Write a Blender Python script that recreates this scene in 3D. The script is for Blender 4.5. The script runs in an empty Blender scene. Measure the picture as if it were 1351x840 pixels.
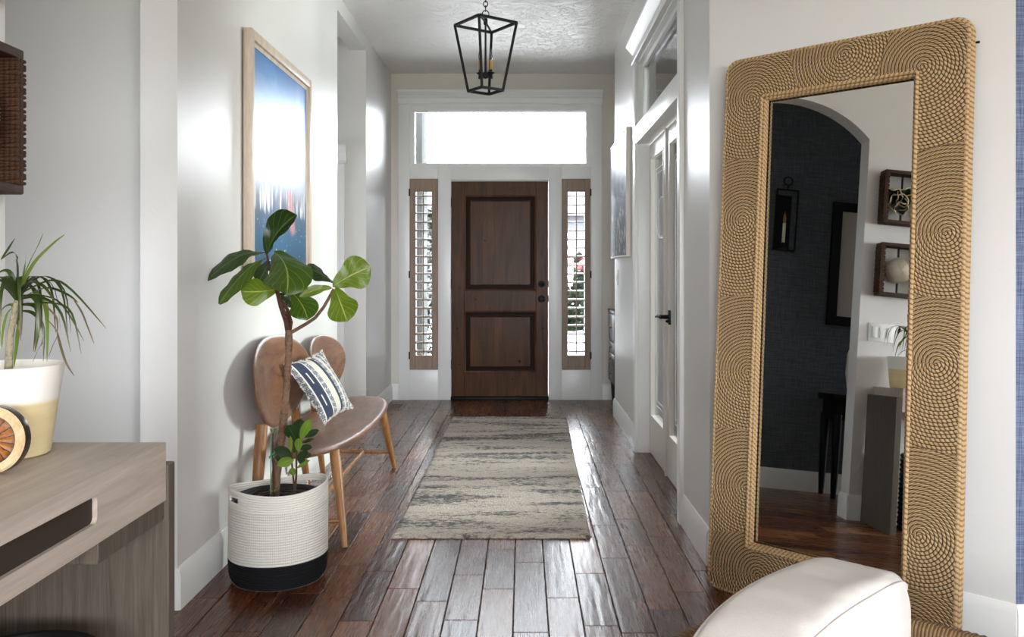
import bpy, bmesh, math, random
import numpy as np
from mathutils import Vector, Matrix, noise as mnoise
random.seed(7)
PI = math.pi
SC = bpy.context.scene
COL = SC.collection

# ------------------------------------------------------------------ camera, sky, exposure
EYE, FOC, CX, CY = 1.215, 1140.0, 690.0, 357.0
cam_d = bpy.data.cameras.new('camera'); cam = bpy.data.objects.new('camera', cam_d); COL.objects.link(cam)
cam.location = (0, 0, EYE); cam.rotation_euler = (PI/2, 0, 0)
cam_d.sensor_width = 36; cam_d.lens = 36*FOC/1351
cam_d.shift_x = -(CX-675.5)/1351; cam_d.shift_y = -(420-CY)/1351
cam_d.clip_start = 0.02; cam_d.clip_end = 300
SC.camera = cam
w = bpy.data.worlds.new('overcast_sky'); SC.world = w; w.use_nodes = True
bg = w.node_tree.nodes['Background']; bg.inputs['Color'].default_value = (0.88, 0.94, 1.0, 1); bg.inputs['Strength'].default_value = 15.0
SC.view_settings.view_transform = 'Standard'; SC.view_settings.look = 'None'
SC.view_settings.exposure = 0.95; SC.view_settings.gamma = 1.0; SC.view_settings.use_curve_mapping = False
SC.cycles.max_bounces = 10; SC.cycles.diffuse_bounces = 6; SC.cycles.glossy_bounces = 5; SC.cycles.transparent_max_bounces = 12
SC.cycles.sample_clamp_indirect = 12.0; SC.cycles.caustics_reflective = False; SC.cycles.caustics_refractive = False

def window_light(name, loc, look, sx, sy, power=None, portal=True, col=(0.95, 0.97, 1.0)):
    d = bpy.data.lights.new(name, 'AREA'); d.shape = 'RECTANGLE'; d.size = sx; d.size_y = sy
    o = bpy.data.objects.new(name, d); COL.objects.link(o); o.location = loc
    o.rotation_euler = Vector(look).to_track_quat('-Z', 'Z').to_euler()
    if portal: d.cycles.is_portal = True
    else: d.energy = power; d.color = col
    return o
# daylight comes in through the transom, the sidelights and the big living room windows behind the camera
window_light('transom_portal', (-0.21, 8.30, 2.46), (0, -1, 0), 1.66, 0.54)
window_light('sidelight_portal', (-0.93, 8.30, 1.18), (0, -1, 0), 0.26, 1.8)
window_light('sidelight_portal', (0.50, 8.30, 1.18), (0, -1, 0), 0.26, 1.8)
window_light('living_portal', (1.6, -4.05, 1.525), (0, 1, 0), 4.6, 1.35)
window_light('side_hall_portal', (-1.9, -4.05, 1.5), (0, 1, 0), 0.8, 1.2)
window_light('study_portal', (4.25, 5.3, 1.6), (-1, 0, 0), 1.6, 1.6)
window_light('passage_portal', (-3.25, 6.3, 1.5), (1, 0, 0), 0.3, 0.6)

# area lamps added just inside the unseen windows to boost their daylight
window_light('living_daylight_boost', (1.6, -3.9, 1.525), (0, 1, 0.02), 4.6, 1.35, 112, False, (0.99, 0.99, 1.0))
window_light('side_hall_daylight_boost', (-1.9, -3.9, 1.5), (0, 1, 0), 0.8, 1.2, 30, False)
window_light('study_daylight_boost', (4.15, 5.3, 1.6), (-1, 0, 0), 1.6, 1.6, 270, False, (1, 1, 1))

# ------------------------------------------------------------------ helpers
def lin(c):
    return tuple(((x/255)/12.92 if x/255 <= 0.04045 else ((x/255+0.055)/1.055)**2.4) for x in c) + (1.0,)
def at(px, py, d):
    return Vector(((px-CX)/FOC*d, d, EYE-(py-CY)/FOC*d))

class NT:
    def __init__(s, name, rough=0.5, metal=0.0, spec=0.5):
        s.m = bpy.data.materials.new(name); s.m.use_nodes = True; s.t = s.m.node_tree; s.b = s.t.nodes['Principled BSDF']
        s.b.inputs['Roughness'].default_value = rough; s.b.inputs['Metallic'].default_value = metal
        s.b.inputs['Specular IOR Level'].default_value = spec
    def n(s, typ, **k):
        x = s.t.nodes.new(typ)
        for a, v in k.items(): setattr(x, a, v)
        return x
    def put(s, sock, v):
        if hasattr(v, 'links') or isinstance(v, bpy.types.NodeSocket): s.t.links.new(v, sock)
        else: sock.default_value = v
    def math(s, op, a, b=0.0, c=0.0):
        x = s.n('ShaderNodeMath', operation=op); s.put(x.inputs[0], a); s.put(x.inputs[1], b); s.put(x.inputs[2], c); return x.outputs[0]
    def coord(s, which='Object', scale=(1, 1, 1), loc=(0, 0, 0), rot=(0, 0, 0), rnd=False):
        tc = s.n('ShaderNodeTexCoord'); mp = s.n('ShaderNodeMapping'); v = tc.outputs[which]
        if rnd:
            oi = s.n('ShaderNodeObjectInfo'); sc = s.n('ShaderNodeVectorMath', operation='SCALE')
            cb = s.n('ShaderNodeCombineXYZ'); s.put(cb.inputs[0], oi.outputs['Random'])
            m2 = s.math('FRACT', s.math('MULTIPLY', oi.outputs['Random'], 17.3)); s.put(cb.inputs[1], m2); s.put(cb.inputs[2], m2)
            s.put(sc.inputs[0], cb.outputs[0]); sc.inputs['Scale'].default_value = 60
            ad = s.n('ShaderNodeVectorMath', operation='ADD'); s.put(ad.inputs[0], v); s.put(ad.inputs[1], sc.outputs[0]); v = ad.outputs[0]
        s.put(mp.inputs[0], v); mp.inputs['Scale'].default_value = scale; mp.inputs['Location'].default_value = loc; mp.inputs['Rotation'].default_value = rot
        return mp.outputs[0]
    def noise(s, vec, scale=5, detail=3, rough=0.5, dist=0.0, col=False):
        x = s.n('ShaderNodeTexNoise'); s.put(x.inputs['Vector'], vec); x.inputs['Scale'].default_value = scale; x.inputs['Detail'].default_value = detail
        x.inputs['Roughness'].default_value = rough; x.inputs['Distortion'].default_value = dist
        return x.outputs[1 if col else 0]
    def ramp(s, f, stops, const=False):
        x = s.n('ShaderNodeValToRGB'); e = x.color_ramp.elements
        if const: x.color_ramp.interpolation = 'CONSTANT'
        while len(e) < len(stops): e.new(0.5)
        for i, (p, c) in enumerate(stops):
            e[i].position = p; e[i].color = c if len(c) == 4 else lin(c)
        s.put(x.inputs[0], f); return x.outputs[0]
    def mix(s, f, a, b, typ='MIX'):
        x = s.n('ShaderNodeMix', data_type='RGBA', blend_type=typ)
        s.put(x.inputs[0], f); s.put(x.inputs[6], a); s.put(x.inputs[7], b); return x.outputs[2]
    def bump(s, h, strength=0.2, dist=0.01, prev=None):
        x = s.n('ShaderNodeBump'); s.put(x.inputs['Height'], h); x.inputs['Strength'].default_value = strength; x.inputs['Distance'].default_value = dist
        if prev is not None: s.put(x.inputs['Normal'], prev)
        s.put(s.b.inputs['Normal'], x.outputs[0]); return x.outputs[0]
    def base(s, v): s.put(s.b.inputs['Base Color'], v); return s
    def sep(s, vec):
        x = s.n('ShaderNodeSeparateXYZ'); s.put(x.inputs[0], vec); return x.outputs

def plain(name, c, rough=0.5, metal=0.0, spec=0.5, bump=None, var=0.0):
    t = NT(name, rough, metal, spec)
    if var:
        v = t.noise(t.coord(), 6, 3); t.base(t.mix(v, lin([x*(1-var) for x in c]), lin([min(255, x*(1+var)) for x in c])))
    else: t.base(lin(c))
    if bump: t.bump(t.noise(t.coord(), bump[0], 3), bump[1], bump[2] if len(bump) > 2 else 0.005)
    return t.m

class MB:
    """collects geometry, then links it as one mesh object"""
    def __init__(s, M=None): s.v = []; s.f = []; s.uv = []; s.M = M
    def add(s, vs, fs, uvs=None):
        o = len(s.v)
        for p in vs:
            p = Vector(p); s.v.append(s.M @ p if s.M else p)
        for i, f in enumerate(fs):
            s.f.append([o+k for k in f]); s.uv.append(uvs[i] if uvs else None)
        return s
    def box(s, x0, x1, y0, y1, z0, z1):
        vs = [(x, y, z) for z in (z0, z1) for y in (y0, y1) for x in (x0, x1)]
        return s.add(vs, [(0, 2, 3, 1), (4, 5, 7, 6), (0, 1, 5, 4), (2, 6, 7, 3), (0, 4, 6, 2), (1, 3, 7, 5)])
    def rbox(s, x0, x1, y0, y1, z0, z1, r=0.004, seg=2):
        bm = bmesh.new(); bmesh.ops.create_cube(bm, size=1)
        for v in bm.verts: v.co = Vector(((x0+x1)/2+v.co.x*(x1-x0), (y0+y1)/2+v.co.y*(y1-y0), (z0+z1)/2+v.co.z*(z1-z0)))
        bmesh.ops.bevel(bm, geom=bm.edges[:], offset=r, segments=seg, affect='EDGES', profile=0.5)
        return s.bm(bm)
    def bm(s, bm):
        bm.verts.index_update(); s.add([v.co.copy() for v in bm.verts], [[v.index for v in f.verts] for f in bm.faces]); bm.free(); return s
    def prism(s, pts, e0, e1, put):
        """2-D outline pts extruded from e0 to e1; put(a, b, e) makes the 3-D point"""
        n = len(pts); vs = [put(a, b, e0) for a, b in pts]+[put(a, b, e1) for a, b in pts]
        fs = [list(range(n)), list(range(2*n-1, n-1, -1))]+[(i, n+i, n+(i+1) % n, (i+1) % n) for i in range(n)]
        bm = bmesh.new(); bv = [bm.verts.new(p) for p in vs]
        for f in fs: bm.faces.new([bv[i] for i in f])
        bmesh.ops.recalc_face_normals(bm, faces=bm.faces[:])
        big = [f for f in bm.faces if len(f.verts) > 4]
        if big: bmesh.ops.triangulate(bm, faces=big)
        return s.bm(bm)
    def lathe(s, prof, c=(0, 0, 0), n=24, axis=None, cap=True):
        """prof: (radius, height) pairs"""
        c = Vector(c); Z = Vector(axis or (0, 0, 1)).normalized(); q = Z.to_track_quat('Z', 'Y').to_matrix()
        vs = []; fs = []; uv = []
        for r, h in prof:
            for i in range(n):
                a = 2*PI*i/n; vs.append(c+q @ Vector((r*math.cos(a), r*math.sin(a), h)))
        for j in range(len(prof)-1):
            for i in range(n):
                k = (i+1) % n; fs.append((j*n+i, j*n+k, (j+1)*n+k, (j+1)*n+i))
                uv.append([(i/n, prof[j][1]), ((i+1)/n, prof[j][1]), ((i+1)/n, prof[j+1][1]), (i/n, prof[j+1][1])])
        if cap:
            fs.append(list(range(n-1, -1, -1))); uv.append([(0, 0)]*n)
            m = (len(prof)-1)*n; fs.append([m+i for i in range(n)]); uv.append([(0, 0)]*n)
        return s.add(vs, fs, uv)
    def tube(s, pts, r, n=8, closed=False, cap=True, flat=1.0, up=None):
        P = [Vector(p) for p in pts]; m = len(P); R = r if hasattr(r, '__len__') else [r]*m
        T = []
        for i in range(m):
            a = P[i-1] if (i > 0 or closed) else P[i]; b = P[(i+1) % m] if (i < m-1 or closed) else P[i]
            T.append((b-a).normalized())
        N = Vector(up) if up else (Vector((0, 0, 1)) if abs(T[0].z) < 0.9 else Vector((1, 0, 0)))
        N = (N-T[0]*N.dot(T[0])).normalized(); vs = []; L = [0.0]
        for i in range(m):
            if i: L.append(L[-1]+(P[i]-P[i-1]).length)
            N = (N-T[i]*N.dot(T[i])).normalized(); B = T[i].cross(N)
            for k in range(n):
                a = 2*PI*(k+0.5)/n; vs.append(P[i]+N*(R[i]*math.cos(a)*flat)+B*(R[i]*math.sin(a)))
        L.append(L[-1]+(P[0]-P[-1]).length)
        fs = []; uv = []
        for i in range(m if closed else m-1):
            j = (i+1) % m
            for k in range(n):
                l = (k+1) % n; fs.append((i*n+k, i*n+l, j*n+l, j*n+k)); uv.append([(L[i], k/n), (L[i], (k+1)/n), (L[i+1], (k+1)/n), (L[i+1], k/n)])
        if cap and not closed:
            fs.append(list(range(n-1, -1, -1))); uv.append([(0, 0)]*n); fs.append([(m-1)*n+k for k in range(n)]); uv.append([(0, 0)]*n)
        return s.add(vs, fs, uv)
    def bar(s, a, b, r, r2=None, n=4): return s.tube([a, b], [r, r if r2 is None else r2], n)
    def sphere(s, c, r, n=12, m=8, sc=(1, 1, 1)):
        c = Vector(c); pr = [(max(1e-4, math.sin(PI*j/m)), -math.cos(PI*j/m)) for j in range(m+1)]
        vs = []; fs = []
        for a, h in pr:
            for i in range(n):
                t = 2*PI*i/n; vs.append(c+Vector((a*math.cos(t)*r*sc[0], a*math.sin(t)*r*sc[1], h*r*sc[2])))
        for j in range(m):
            for i in range(n): fs.append((j*n+i, j*n+(i+1) % n, (j+1)*n+(i+1) % n, (j+1)*n+i))
        return s.add(vs, fs)
    def grid(s, fn, nu, nv, wrap_u=False):
        vs = [fn(i/nu, j/nv) for j in range(nv+1) for i in range(nu+1)]; fs = []; uv = []
        for j in range(nv):
            for i in range(nu):
                a = j*(nu+1)+i; fs.append((a, a+1, a+nu+2, a+nu+1))
                uv.append([(i/nu, j/nv), ((i+1)/nu, j/nv), ((i+1)/nu, (j+1)/nv), (i/nu, (j+1)/nv)])
        return s.add(vs, fs, uv)
    def build(s, name, mat, parent=None, sharp=38, kind=None):
        me = bpy.data.meshes.new(name); org = ORG.get(parent.name, Vector()) if parent else Vector()
        me.from_pydata([tuple(v-org) for v in s.v], [], s.f)
        if any(u for u in s.uv):
            ul = me.uv_layers.new(name='UVMap'); flat = []
            for f, u in zip(s.f, s.uv):
                for k in range(len(f)): flat += list(u[k]) if u else [0, 0]
            ul.data.foreach_set('uv', flat)
        me.materials.append(mat); me.update()
        if sharp is not None:
            me.polygons.foreach_set('use_smooth', [True]*len(me.polygons)); me.set_sharp_from_angle(angle=math.radians(sharp))
        o = bpy.data.objects.new(name, me); COL.objects.link(o)
        if parent: o.parent = parent; ORG[o.name] = org
        if kind: o['kind'] = kind
        return o
ORG = {}
def thing(name, label, cat, loc=(0, 0, 0), group=None, kind=None):
    o = bpy.data.objects.new(name, None); COL.objects.link(o); o.location = loc; ORG[o.name] = Vector(loc); o.empty_display_size = 0.05
    return tag(o, label, cat, group, kind)
def tag(o, label, cat, group=None, kind=None):
    o['label'] = label; o['category'] = cat
    if group: o['group'] = group
    if kind: o['kind'] = kind
    return o
def struct(name, mb, mat, label, cat, parent=None, sharp=38):
    o = mb.build(name, mat, parent, sharp)
    if not parent: tag(o, label, cat, None, 'structure')
    return o
def wall_holes(mb, axis, e0, e1, a0, a1, z0, z1, holes):
    """a wall slab between e0 and e1 across, from a0 to a1 along, with rectangular holes (a0, a1, z0, z1)"""
    A = sorted({a0, a1, *[h[0] for h in holes], *[h[1] for h in holes]}); Z = sorted({z0, z1, *[h[2] for h in holes], *[h[3] for h in holes]})
    for i in range(len(A)-1):
        run = None
        for j in range(len(Z)-1):
            ca, cz = (A[i]+A[i+1])/2, (Z[j]+Z[j+1])/2
            solid = not any(h[0] < ca < h[1] and h[2] < cz < h[3] for h in holes)
            if solid: run = (run[0], Z[j+1]) if run else (Z[j], Z[j+1])
            if run and (not solid or j == len(Z)-2):
                if axis == 'y': mb.box(A[i], A[i+1], e0, e1, *run)
                else: mb.box(e0, e1, A[i], A[i+1], *run)
                run = None
    return mb

# ------------------------------------------------------------------ materials
def m_wall(name, c, rough):
    t = NT(name, rough, 0, 0.5); t.base(lin(c)); v = t.coord()
    b = t.bump(t.noise(v, 2.2, 2, 0.5, 1.2), 0.12, 0.02)
    t.bump(t.ramp(t.noise(v, 7.0, 3, 0.6, 1.5), [(0.60, (0, 0, 0, 1)), (0.70, (1, 1, 1, 1))]), 0.10, 0.004, b); return t.m
WALL = m_wall('wall_paint', (216, 214.5, 212), 0.38)
WALLM = m_wall('wall_paint_matt', (216, 214.5, 212), 0.55)
TRIM = plain('trim_paint', (234, 235, 234), 0.32)
TRIMG = plain('door_paint', (205, 201, 195), 0.32)
def m_ceiling():
    t = NT('ceiling_texture', 0.36, 0, 1.0); t.base(lin((240, 238, 235))); v = t.coord(scale=(1, 1.6, 1))
    n = t.ramp(t.noise(v, 16, 4, 0.6, 0.8), [(0.47, (0, 0, 0, 1)), (0.56, (1, 1, 1, 1))]); t.bump(n, 0.7, 0.012); return t.m
CEIL = m_ceiling()
def m_plank():
    t = NT('walnut_plank', 0.3, 0, 0.46); v = t.coord(scale=(1, 1, 1), rnd=True); oi = t.n('ShaderNodeObjectInfo')
    vg = t.coord(scale=(24, 1.7, 20), rnd=True); g = t.noise(vg, 1, 3, 0.5, 1.8)
    fine = t.noise(t.coord(scale=(220, 9, 100), rnd=True), 1, 2, 0.5)
    tone = t.ramp(oi.outputs['Random'], [(0, (62, 31, 18)), (0.3, (88, 48, 27)), (0.55, (104, 60, 33)), (0.8, (136, 86, 50)), (1, (72, 39, 26))])
    dark = t.mix(0.38, tone, lin((38, 22, 17))); c = t.mix(t.ramp(g, [(0.28, (0, 0, 0, 1)), (0.7, (1, 1, 1, 1))]), dark, tone)
    c = t.mix(t.math('MULTIPLY', t.ramp(t.noise(vg, 0.5, 2, 0.5, 2.0), [(0.62, (0, 0, 0, 1)), (0.72, (1, 1, 1, 1))]), 0.35), c, lin((150, 108, 74)))
    c = t.mix(t.math('MULTIPLY', fine, 0.10), c, lin((36, 20, 13))); t.base(c)
    vs = t.coord(scale=(38, 4.0, 1), rot=(0, 0, 0.09), rnd=True); h = t.noise(vs, 1.0, 0.0, 0.4, 0.5)
    b = t.bump(h, 0.45, 0.0030); t.bump(g, 0.02, 0.001, b)
    t.put(t.b.inputs['Roughness'], t.math('MULTIPLY_ADD', fine, 0.03, 0.26)); return t.m
PLANK = m_plank()
SUB = plain('subfloor', (30, 20, 16), 0.7)
def m_wood(name, c0, c1, rough=0.45, scale=(6, 6, 60), grain=1.2, bump=0.1, fine=(0.3, (0, 0, 0)), rnd=False, spec=0.4):
    t = NT(name, rough, 0, spec); g = t.noise(t.coord(scale=scale, rnd=rnd), 1, 5, 0.6, grain)
    c = t.mix(t.ramp(g, [(0.3, (0, 0, 0, 1)), (0.7, (1, 1, 1, 1))]), lin(c0), lin(c1))
    f = t.noise(t.coord(scale=[x*6 for x in scale], rnd=rnd), 1, 2, 0.5); c = t.mix(t.math('MULTIPLY', f, fine[0]), c, lin(fine[1]))
    if rnd:
        oi = t.n('ShaderNodeObjectInfo'); c = t.mix(t.math('MULTIPLY', oi.outputs['Random'], 0.45), c, lin([x*0.62 for x in c0]))
    t.base(c); t.bump(g, bump, 0.003); return t.m
DOORW = m_wood('knotty_alder', (58, 35, 20), (98, 63, 36), 0.34, (14, 14, 1.6), 1.5, 0.06, rnd=False, spec=0.12)
DOORP = m_wood('knotty_alder_panel', (66, 40, 22), (112, 73, 41), 0.32, (11, 11, 1.2), 1.2, 0.06, rnd=True, spec=0.12)
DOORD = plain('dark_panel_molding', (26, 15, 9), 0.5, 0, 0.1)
SHUT = m_wood('taupe_stain', (142, 120, 102), (166, 144, 126), 0.5, (30, 30, 4), 0.6)
BLACK = plain('black_iron', (13, 12, 12), 0.5, 0.0, 0.22)
BRONZE = plain('dark_bronze', (22, 19, 17), 0.35, 0.7)
BRASS = plain('aged_brass', (176, 136, 70), 0.35, 0.9)
BENCHW = m_wood('walnut_veneer', (92, 60, 40), (140, 98, 70), 0.36, (14, 3, 14), 1.8, 0.06, spec=0.3)
LEGW = m_wood('oak_leg', (128, 84, 48), (176, 126, 78), 0.4, (22, 22, 3), 1.0, 0.06)
OAKTOP = m_wood('greige_oak', (170, 158, 146), (196, 185, 174), 0.5, (30, 2.0, 30), 0.7, 0.12, (0.25, (96, 82, 70)))
OAKDARK = m_wood('cerused_dark_oak', (44, 38, 33), (80, 71, 62), 0.5, (70, 70, 2.2), 0.6, 0.2, (0.30, (150, 140, 126)), spec=0.25)
def m_glass(name='window_glass', tint=(1, 1, 1, 1), rough=0.0):
    t = NT(name); tr = t.n('ShaderNodeBsdfTransparent'); tr.inputs[0].default_value = tint; gl = t.n('ShaderNodeBsdfGlossy'); gl.inputs['Roughness'].default_value = rough
    fr = t.n('ShaderNodeFresnel'); fr.inputs[0].default_value = 1.5; mx = t.n('ShaderNodeMixShader')
    t.put(mx.inputs[0], t.math('MULTIPLY', fr.outputs[0], 1.5)); t.put(mx.inputs[1], tr.outputs[0]); t.put(mx.inputs[2], gl.outputs[0])
    t.put(t.n('ShaderNodeOutputMaterial').inputs[0], mx.outputs[0])
    for x in t.t.nodes:
        if x.type == 'OUTPUT_MATERIAL' and not x.inputs[0].links[0].from_node == mx: t.t.nodes.remove(x); break
    return t.m
GLASS = m_glass(); DGLASS = m_glass('door_glass', (0.80, 0.83, 0.81, 1), 0.0)
MIRROR = plain('silvered_mirror', (238, 240, 239), 0.0, 1.0)
def m_fabric(name, c, c2, scale=300, rough=0.9, bump=0.3):
    t = NT(name, rough, 0, 0.2); n = t.noise(t.coord(), scale, 2, 0.6); t.base(t.mix(n, lin(c), lin(c2))); t.bump(n, bump, 0.002); return t.m
def m_wallpaper(name, c0, c1):
    t = NT(name, 0.75, 0, 0.25); a = t.noise(t.coord(scale=(8, 8, 260)), 1, 2, 0.6); b = t.noise(t.coord(scale=(260, 260, 8)), 1, 2, 0.6)
    f = t.math('MULTIPLY', t.math('ADD', a, b), 0.5); t.base(t.mix(t.ramp(f, [(0.36, (0, 0, 0, 1)), (0.66, (1, 1, 1, 1))]), lin(c0), lin(c1))); t.bump(f, 0.25, 0.002); return t.m
DENIM = m_wallpaper('denim_grasscloth', (62, 72, 100), (122, 132, 158))
NAVY = m_wallpaper('navy_grasscloth', (56, 62, 68), (104, 110, 116))
def m_rope(name, c0, c1, c2, k=140.0, use_uv=True, bump=0.5, gap=False):
    """twisted strand: uv.x runs along the rope in metres, uv.y across it (0..1 per rope)"""
    t = NT(name, 0.75, 0, 0.25); s = t.sep(t.coord('UV')); fy = t.math('FRACT', s[1]); row = t.math('FLOOR', s[1])
    hs_ = t.math('FRACT', t.math('MULTIPLY', t.math('SINE', t.math('MULTIPLY', row, 12.9898)), 43.7))
    ph = t.math('ADD', t.math('ADD', t.math('MULTIPLY', s[0], k), t.math('MULTIPLY', fy, 0.75)), hs_)
    st = t.math('ABSOLUTE', t.math('SUBTRACT', t.math('FRACT', ph), 0.5))
    n = t.noise(t.coord(), 60, 3, 0.6); nf = t.noise(t.coord(), 420, 2, 0.6)
    c = t.mix(t.ramp(st, [(0.06, (0, 0, 0, 1)), (0.3, (1, 1, 1, 1))]), lin(c0), lin(c1)); c = t.mix(t.math('MULTIPLY', n, 0.8), c, lin(c2), 'MIX') if c2 else c  # strand highlights and dark grooves painted into the colour
    c = t.mix(t.math('MULTIPLY', nf, 0.4), c, lin([x*0.6 for x in c0]))
    if gap: c = t.mix(t.ramp(t.math('ABSOLUTE', t.math('SUBTRACT', fy, 0.5)), [(0.30, (0, 0, 0, 1)), (0.47, (1, 1, 1, 1))]), c, lin([x*0.55 for x in c0]))  # shade between the rope turns painted in as darker colour
    t.base(c); t.bump(st, bump, 0.003); return t.m

# ------------------------------------------------------------------ the setting: floor
XL, XR, YF, CH = -1.242, 0.77, 8.143, 3.07          # hall sides, far wall, ceiling
JY, AY0 = 3.106, 2.072                                # arch opening in the left wall
floor = struct('floor', MB().box(-3.3, 4.3, -4.1, YF+0.2, -0.06, -0.0125), SUB, 'dark walnut plank floor of the entry hall', 'floor')
def plank(x0, x1, y0, y1):
    g, b, h = 0.0015, 0.0020, 0.0125; x0 += g; x1 -= g; y0 += g; y1 -= g
    if x1-x0 < 0.006 or y1-y0 < 0.012: return
    vs = [(x, y, z) for z, i in ((-h, 0), (-b, 0), (0, b)) for x, y in ((x0+i, y0+i), (x1-i, y0+i), (x1-i, y1-i), (x0+i, y1-i))]
    fs = [(k, (k+1) % 4, (k+1) % 4+4, k+4) for k in range(4)]+[(k+4, (k+1) % 4+4, (k+1) % 4+8, k+8) for k in range(4)]+[(8, 9, 10, 11)]
    MB().add(vs, fs).build('plank', PLANK, floor, None)
known = {-5: [2.999], -4: [3.305], -3: [3.177], -2: [3.006, 3.454], -1: [3.30, 3.766], 0: [2.904, 3.603], 1: [3.211], 2: [3.47], 3: [2.9, 3.655], 4: [3.10, 3.827], 5: [3.27, 3.95], 6: [3.5]}
R = random.Random(11)
for k in range(-20, 14):
    x0 = -0.034+0.121*k; x1 = x0+0.121
    # joints along the board column
    ks = known.get(k, []); js = [1.25]
    if ks:
        y = ks[0]-R.uniform(0.5, 0.8)
        while y > 1.3: js.append(y); y -= R.uniform(0.5, 0.9)
        js = sorted(js); js += ks
    y = js[-1]
    while True:
        y += R.choice((0.38, 0.5, 0.62, 0.74, 0.86))+R.uniform(-0.05, 0.05)
        if y > YF-0.15: break
        js.append(y)
    js.append(YF)
    for a, b in zip(js, js[1:]):
        pieces = []
        if x0 < XL-0.134: pieces.append((x0, min(x1, XL-0.134), a, min(b, 3.25)))
        if x1 > XL-0.134 and x0 < XL: pieces.append((max(x0, XL-0.134), min(x1, XL), max(a, AY0), min(b, JY)))
        if x1 > XL and x0 < XR: pieces.append((max(x0, XL), min(x1, XR), a, b))
        if x1 > XR: pieces.append((max(x0, XR), x1, a, min(b, 4.337-max(x1, XR))))
        for p in pieces:
            if p[1]-p[0] > 0.01 and p[3]-p[2] > 0.03: plank(*p)
mb = MB()
for i in range(60):
    x0 = -0.034+0.121*(i-27)
    for j in range(7): mb.box(x0+0.001, x0+0.120, -4+0.75*j, min(1.249, -3.252+0.75*j), -0.0125, 0)
mb.build('planks_behind_camera', PLANK, floor, None, 'stuff')
MB().box(XR, 1.3, 7.25, YF, -0.0125, 0).build('recess_boards', PLANK, floor, None)
MB().box(-3.2, XL, 5.78, 6.84, -0.0125, 0).build('passage_boards', PLANK, floor, None)
MB().box(0.90, 4.2, 2.9, 7.13, -0.0125, 0).build('study_boards', PLANK, floor, None)
MB().box(XR, 0.9, 4.2, 5.79, -0.0125, 0).build('threshold_boards', PLANK, floor, None)

# ------------------------------------------------------------------ the setting: walls and ceiling
struct('ceiling', MB().box(-3.3, 4.3, -4.2, YF+0.2, CH, CH+0.12), CEIL, 'white knockdown textured ceiling above the hall', 'ceiling')
yz = lambda a, b, e: (e, a, b)
arc = []
yc, hs, rise = (AY0+JY)/2, (JY-AY0)/2, 0.225; Rr = (hs*hs+rise*rise)/(2*rise)
for i in range(25):
    t = -hs+2*hs*i/24; arc.append((yc+t, 2.39+math.sqrt(Rr*Rr-t*t)-(Rr-rise)))
outline = [(-4.0, 0), (AY0, 0)]+arc+[(JY, 0), (5.78, 0), (5.78, 2.96), (6.84, 2.96), (6.84, 0), (YF, 0), (YF, CH), (-4.0, CH)]
struct('wall_left', MB().prism(outline, XL-0.134, XL, yz), WALL, 'pale grey left wall with arched opening and squared passage', 'wall')
struct('wall_alcove', MB().box(-2.54, XL-0.134, 3.25, 3.37, 0, CH), WALLM, 'pale grey end wall seen through the left arch', 'wall')
struct('wall_wallpaper', MB().box(-2.54, -2.42, -4.0, 3.25, 0, CH), NAVY, 'dark navy grasscloth wall inside the arch, seen in the mirror', 'wall')
struct('wall_passage', MB().box(-3.2, XL-0.134, 6.84, 6.96, 0, CH).box(-3.2, XL-0.134, 5.66, 5.78, 0, CH), WALLM, 'pale walls of the side passage past the bench', 'wall')
mb = MB(); wall_holes(mb, 'x', XR, 0.90, 3.567, 7.25, 0, CH, [(4.20, 5.79, 0, 2.62)])
struct('wall_right', mb, WALL, 'pale grey right hall wall around the double glass doors', 'wall')
# the angled wall behind the mirror
S2 = math.sqrt(0.5)
M45 = Matrix.Translation((XR, 3.567, 0)) @ Matrix.Rotation(-PI/4, 4, 'Z')
LW = (1.575-XR)/S2
struct('wall_corner', MB().prism([(XR, 3.567), (1.575, 2.762), (1.70, 2.882), (0.90, 3.68)], 0, CH, lambda a, b, e: (a, b, e)), WALLM, 'pale grey angled wall behind the leaning mirror', 'wall')
struct('wall_denim', MB().box(1.575, 4.2, 2.762, 2.882, 0, CH), DENIM, 'blue denim textured wall at the far right edge', 'wall')
struct('wall_recess', MB().box(0.90, 1.42, 7.13, 7.25, 0, CH).box(1.30, 1.42, 7.25, YF, 0, CH), WALLM, 'pale walls of the recess holding the black cabinet', 'wall')
mb = MB(); wall_holes(mb, 'x', 4.2, 4.32, -4.0, YF+0.2, 0, CH, [(4.5, 6.1, 0.8, 2.4)])
struct('wall_outer', mb, WALLM, 'outer right wall of the living room and study', 'wall')
mb = MB(); wall_holes(mb, 'x', -3.32, -3.2, 5.66, 6.96, 0, CH, [(6.15, 6.45, 1.2, 1.8)])  # small unseen opening added so daylight brightens the passage
struct('wall_passage_end', mb, WALLM, 'end wall of the side passage', 'wall')
mb = MB(); wall_holes(mb, 'y', -4.12, -4.0, -2.54, 4.32, 0, CH, [(-0.7, 0.75, 0.85, 2.2), (0.87, 2.33, 0.85, 2.2), (2.45, 3.9, 0.85, 2.2), (-2.3, -1.5, 0.9, 2.1)])  # leftmost opening is unseen, added to light the end wall past the arch
struct('wall_back', mb, WALLM, 'living room wall of tall windows behind the camera', 'wall')
mb = MB(); wall_holes(mb, 'y', YF, YF+0.18, -1.376, 4.32, 0, CH, [(-1.064, 0.636, 2.195, 2.76), (-0.679, 0.241, 0, 2.058), (-1.05, -0.81, 0.30, 2.07), (0.375, 0.617, 0.30, 2.07)])
struct('wall_far', mb, plain('warm_lit_wall', (216, 211, 203), 0.5), 'pale far wall around the front door', 'wall')  # warm interior light is put into this wall colour

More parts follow.
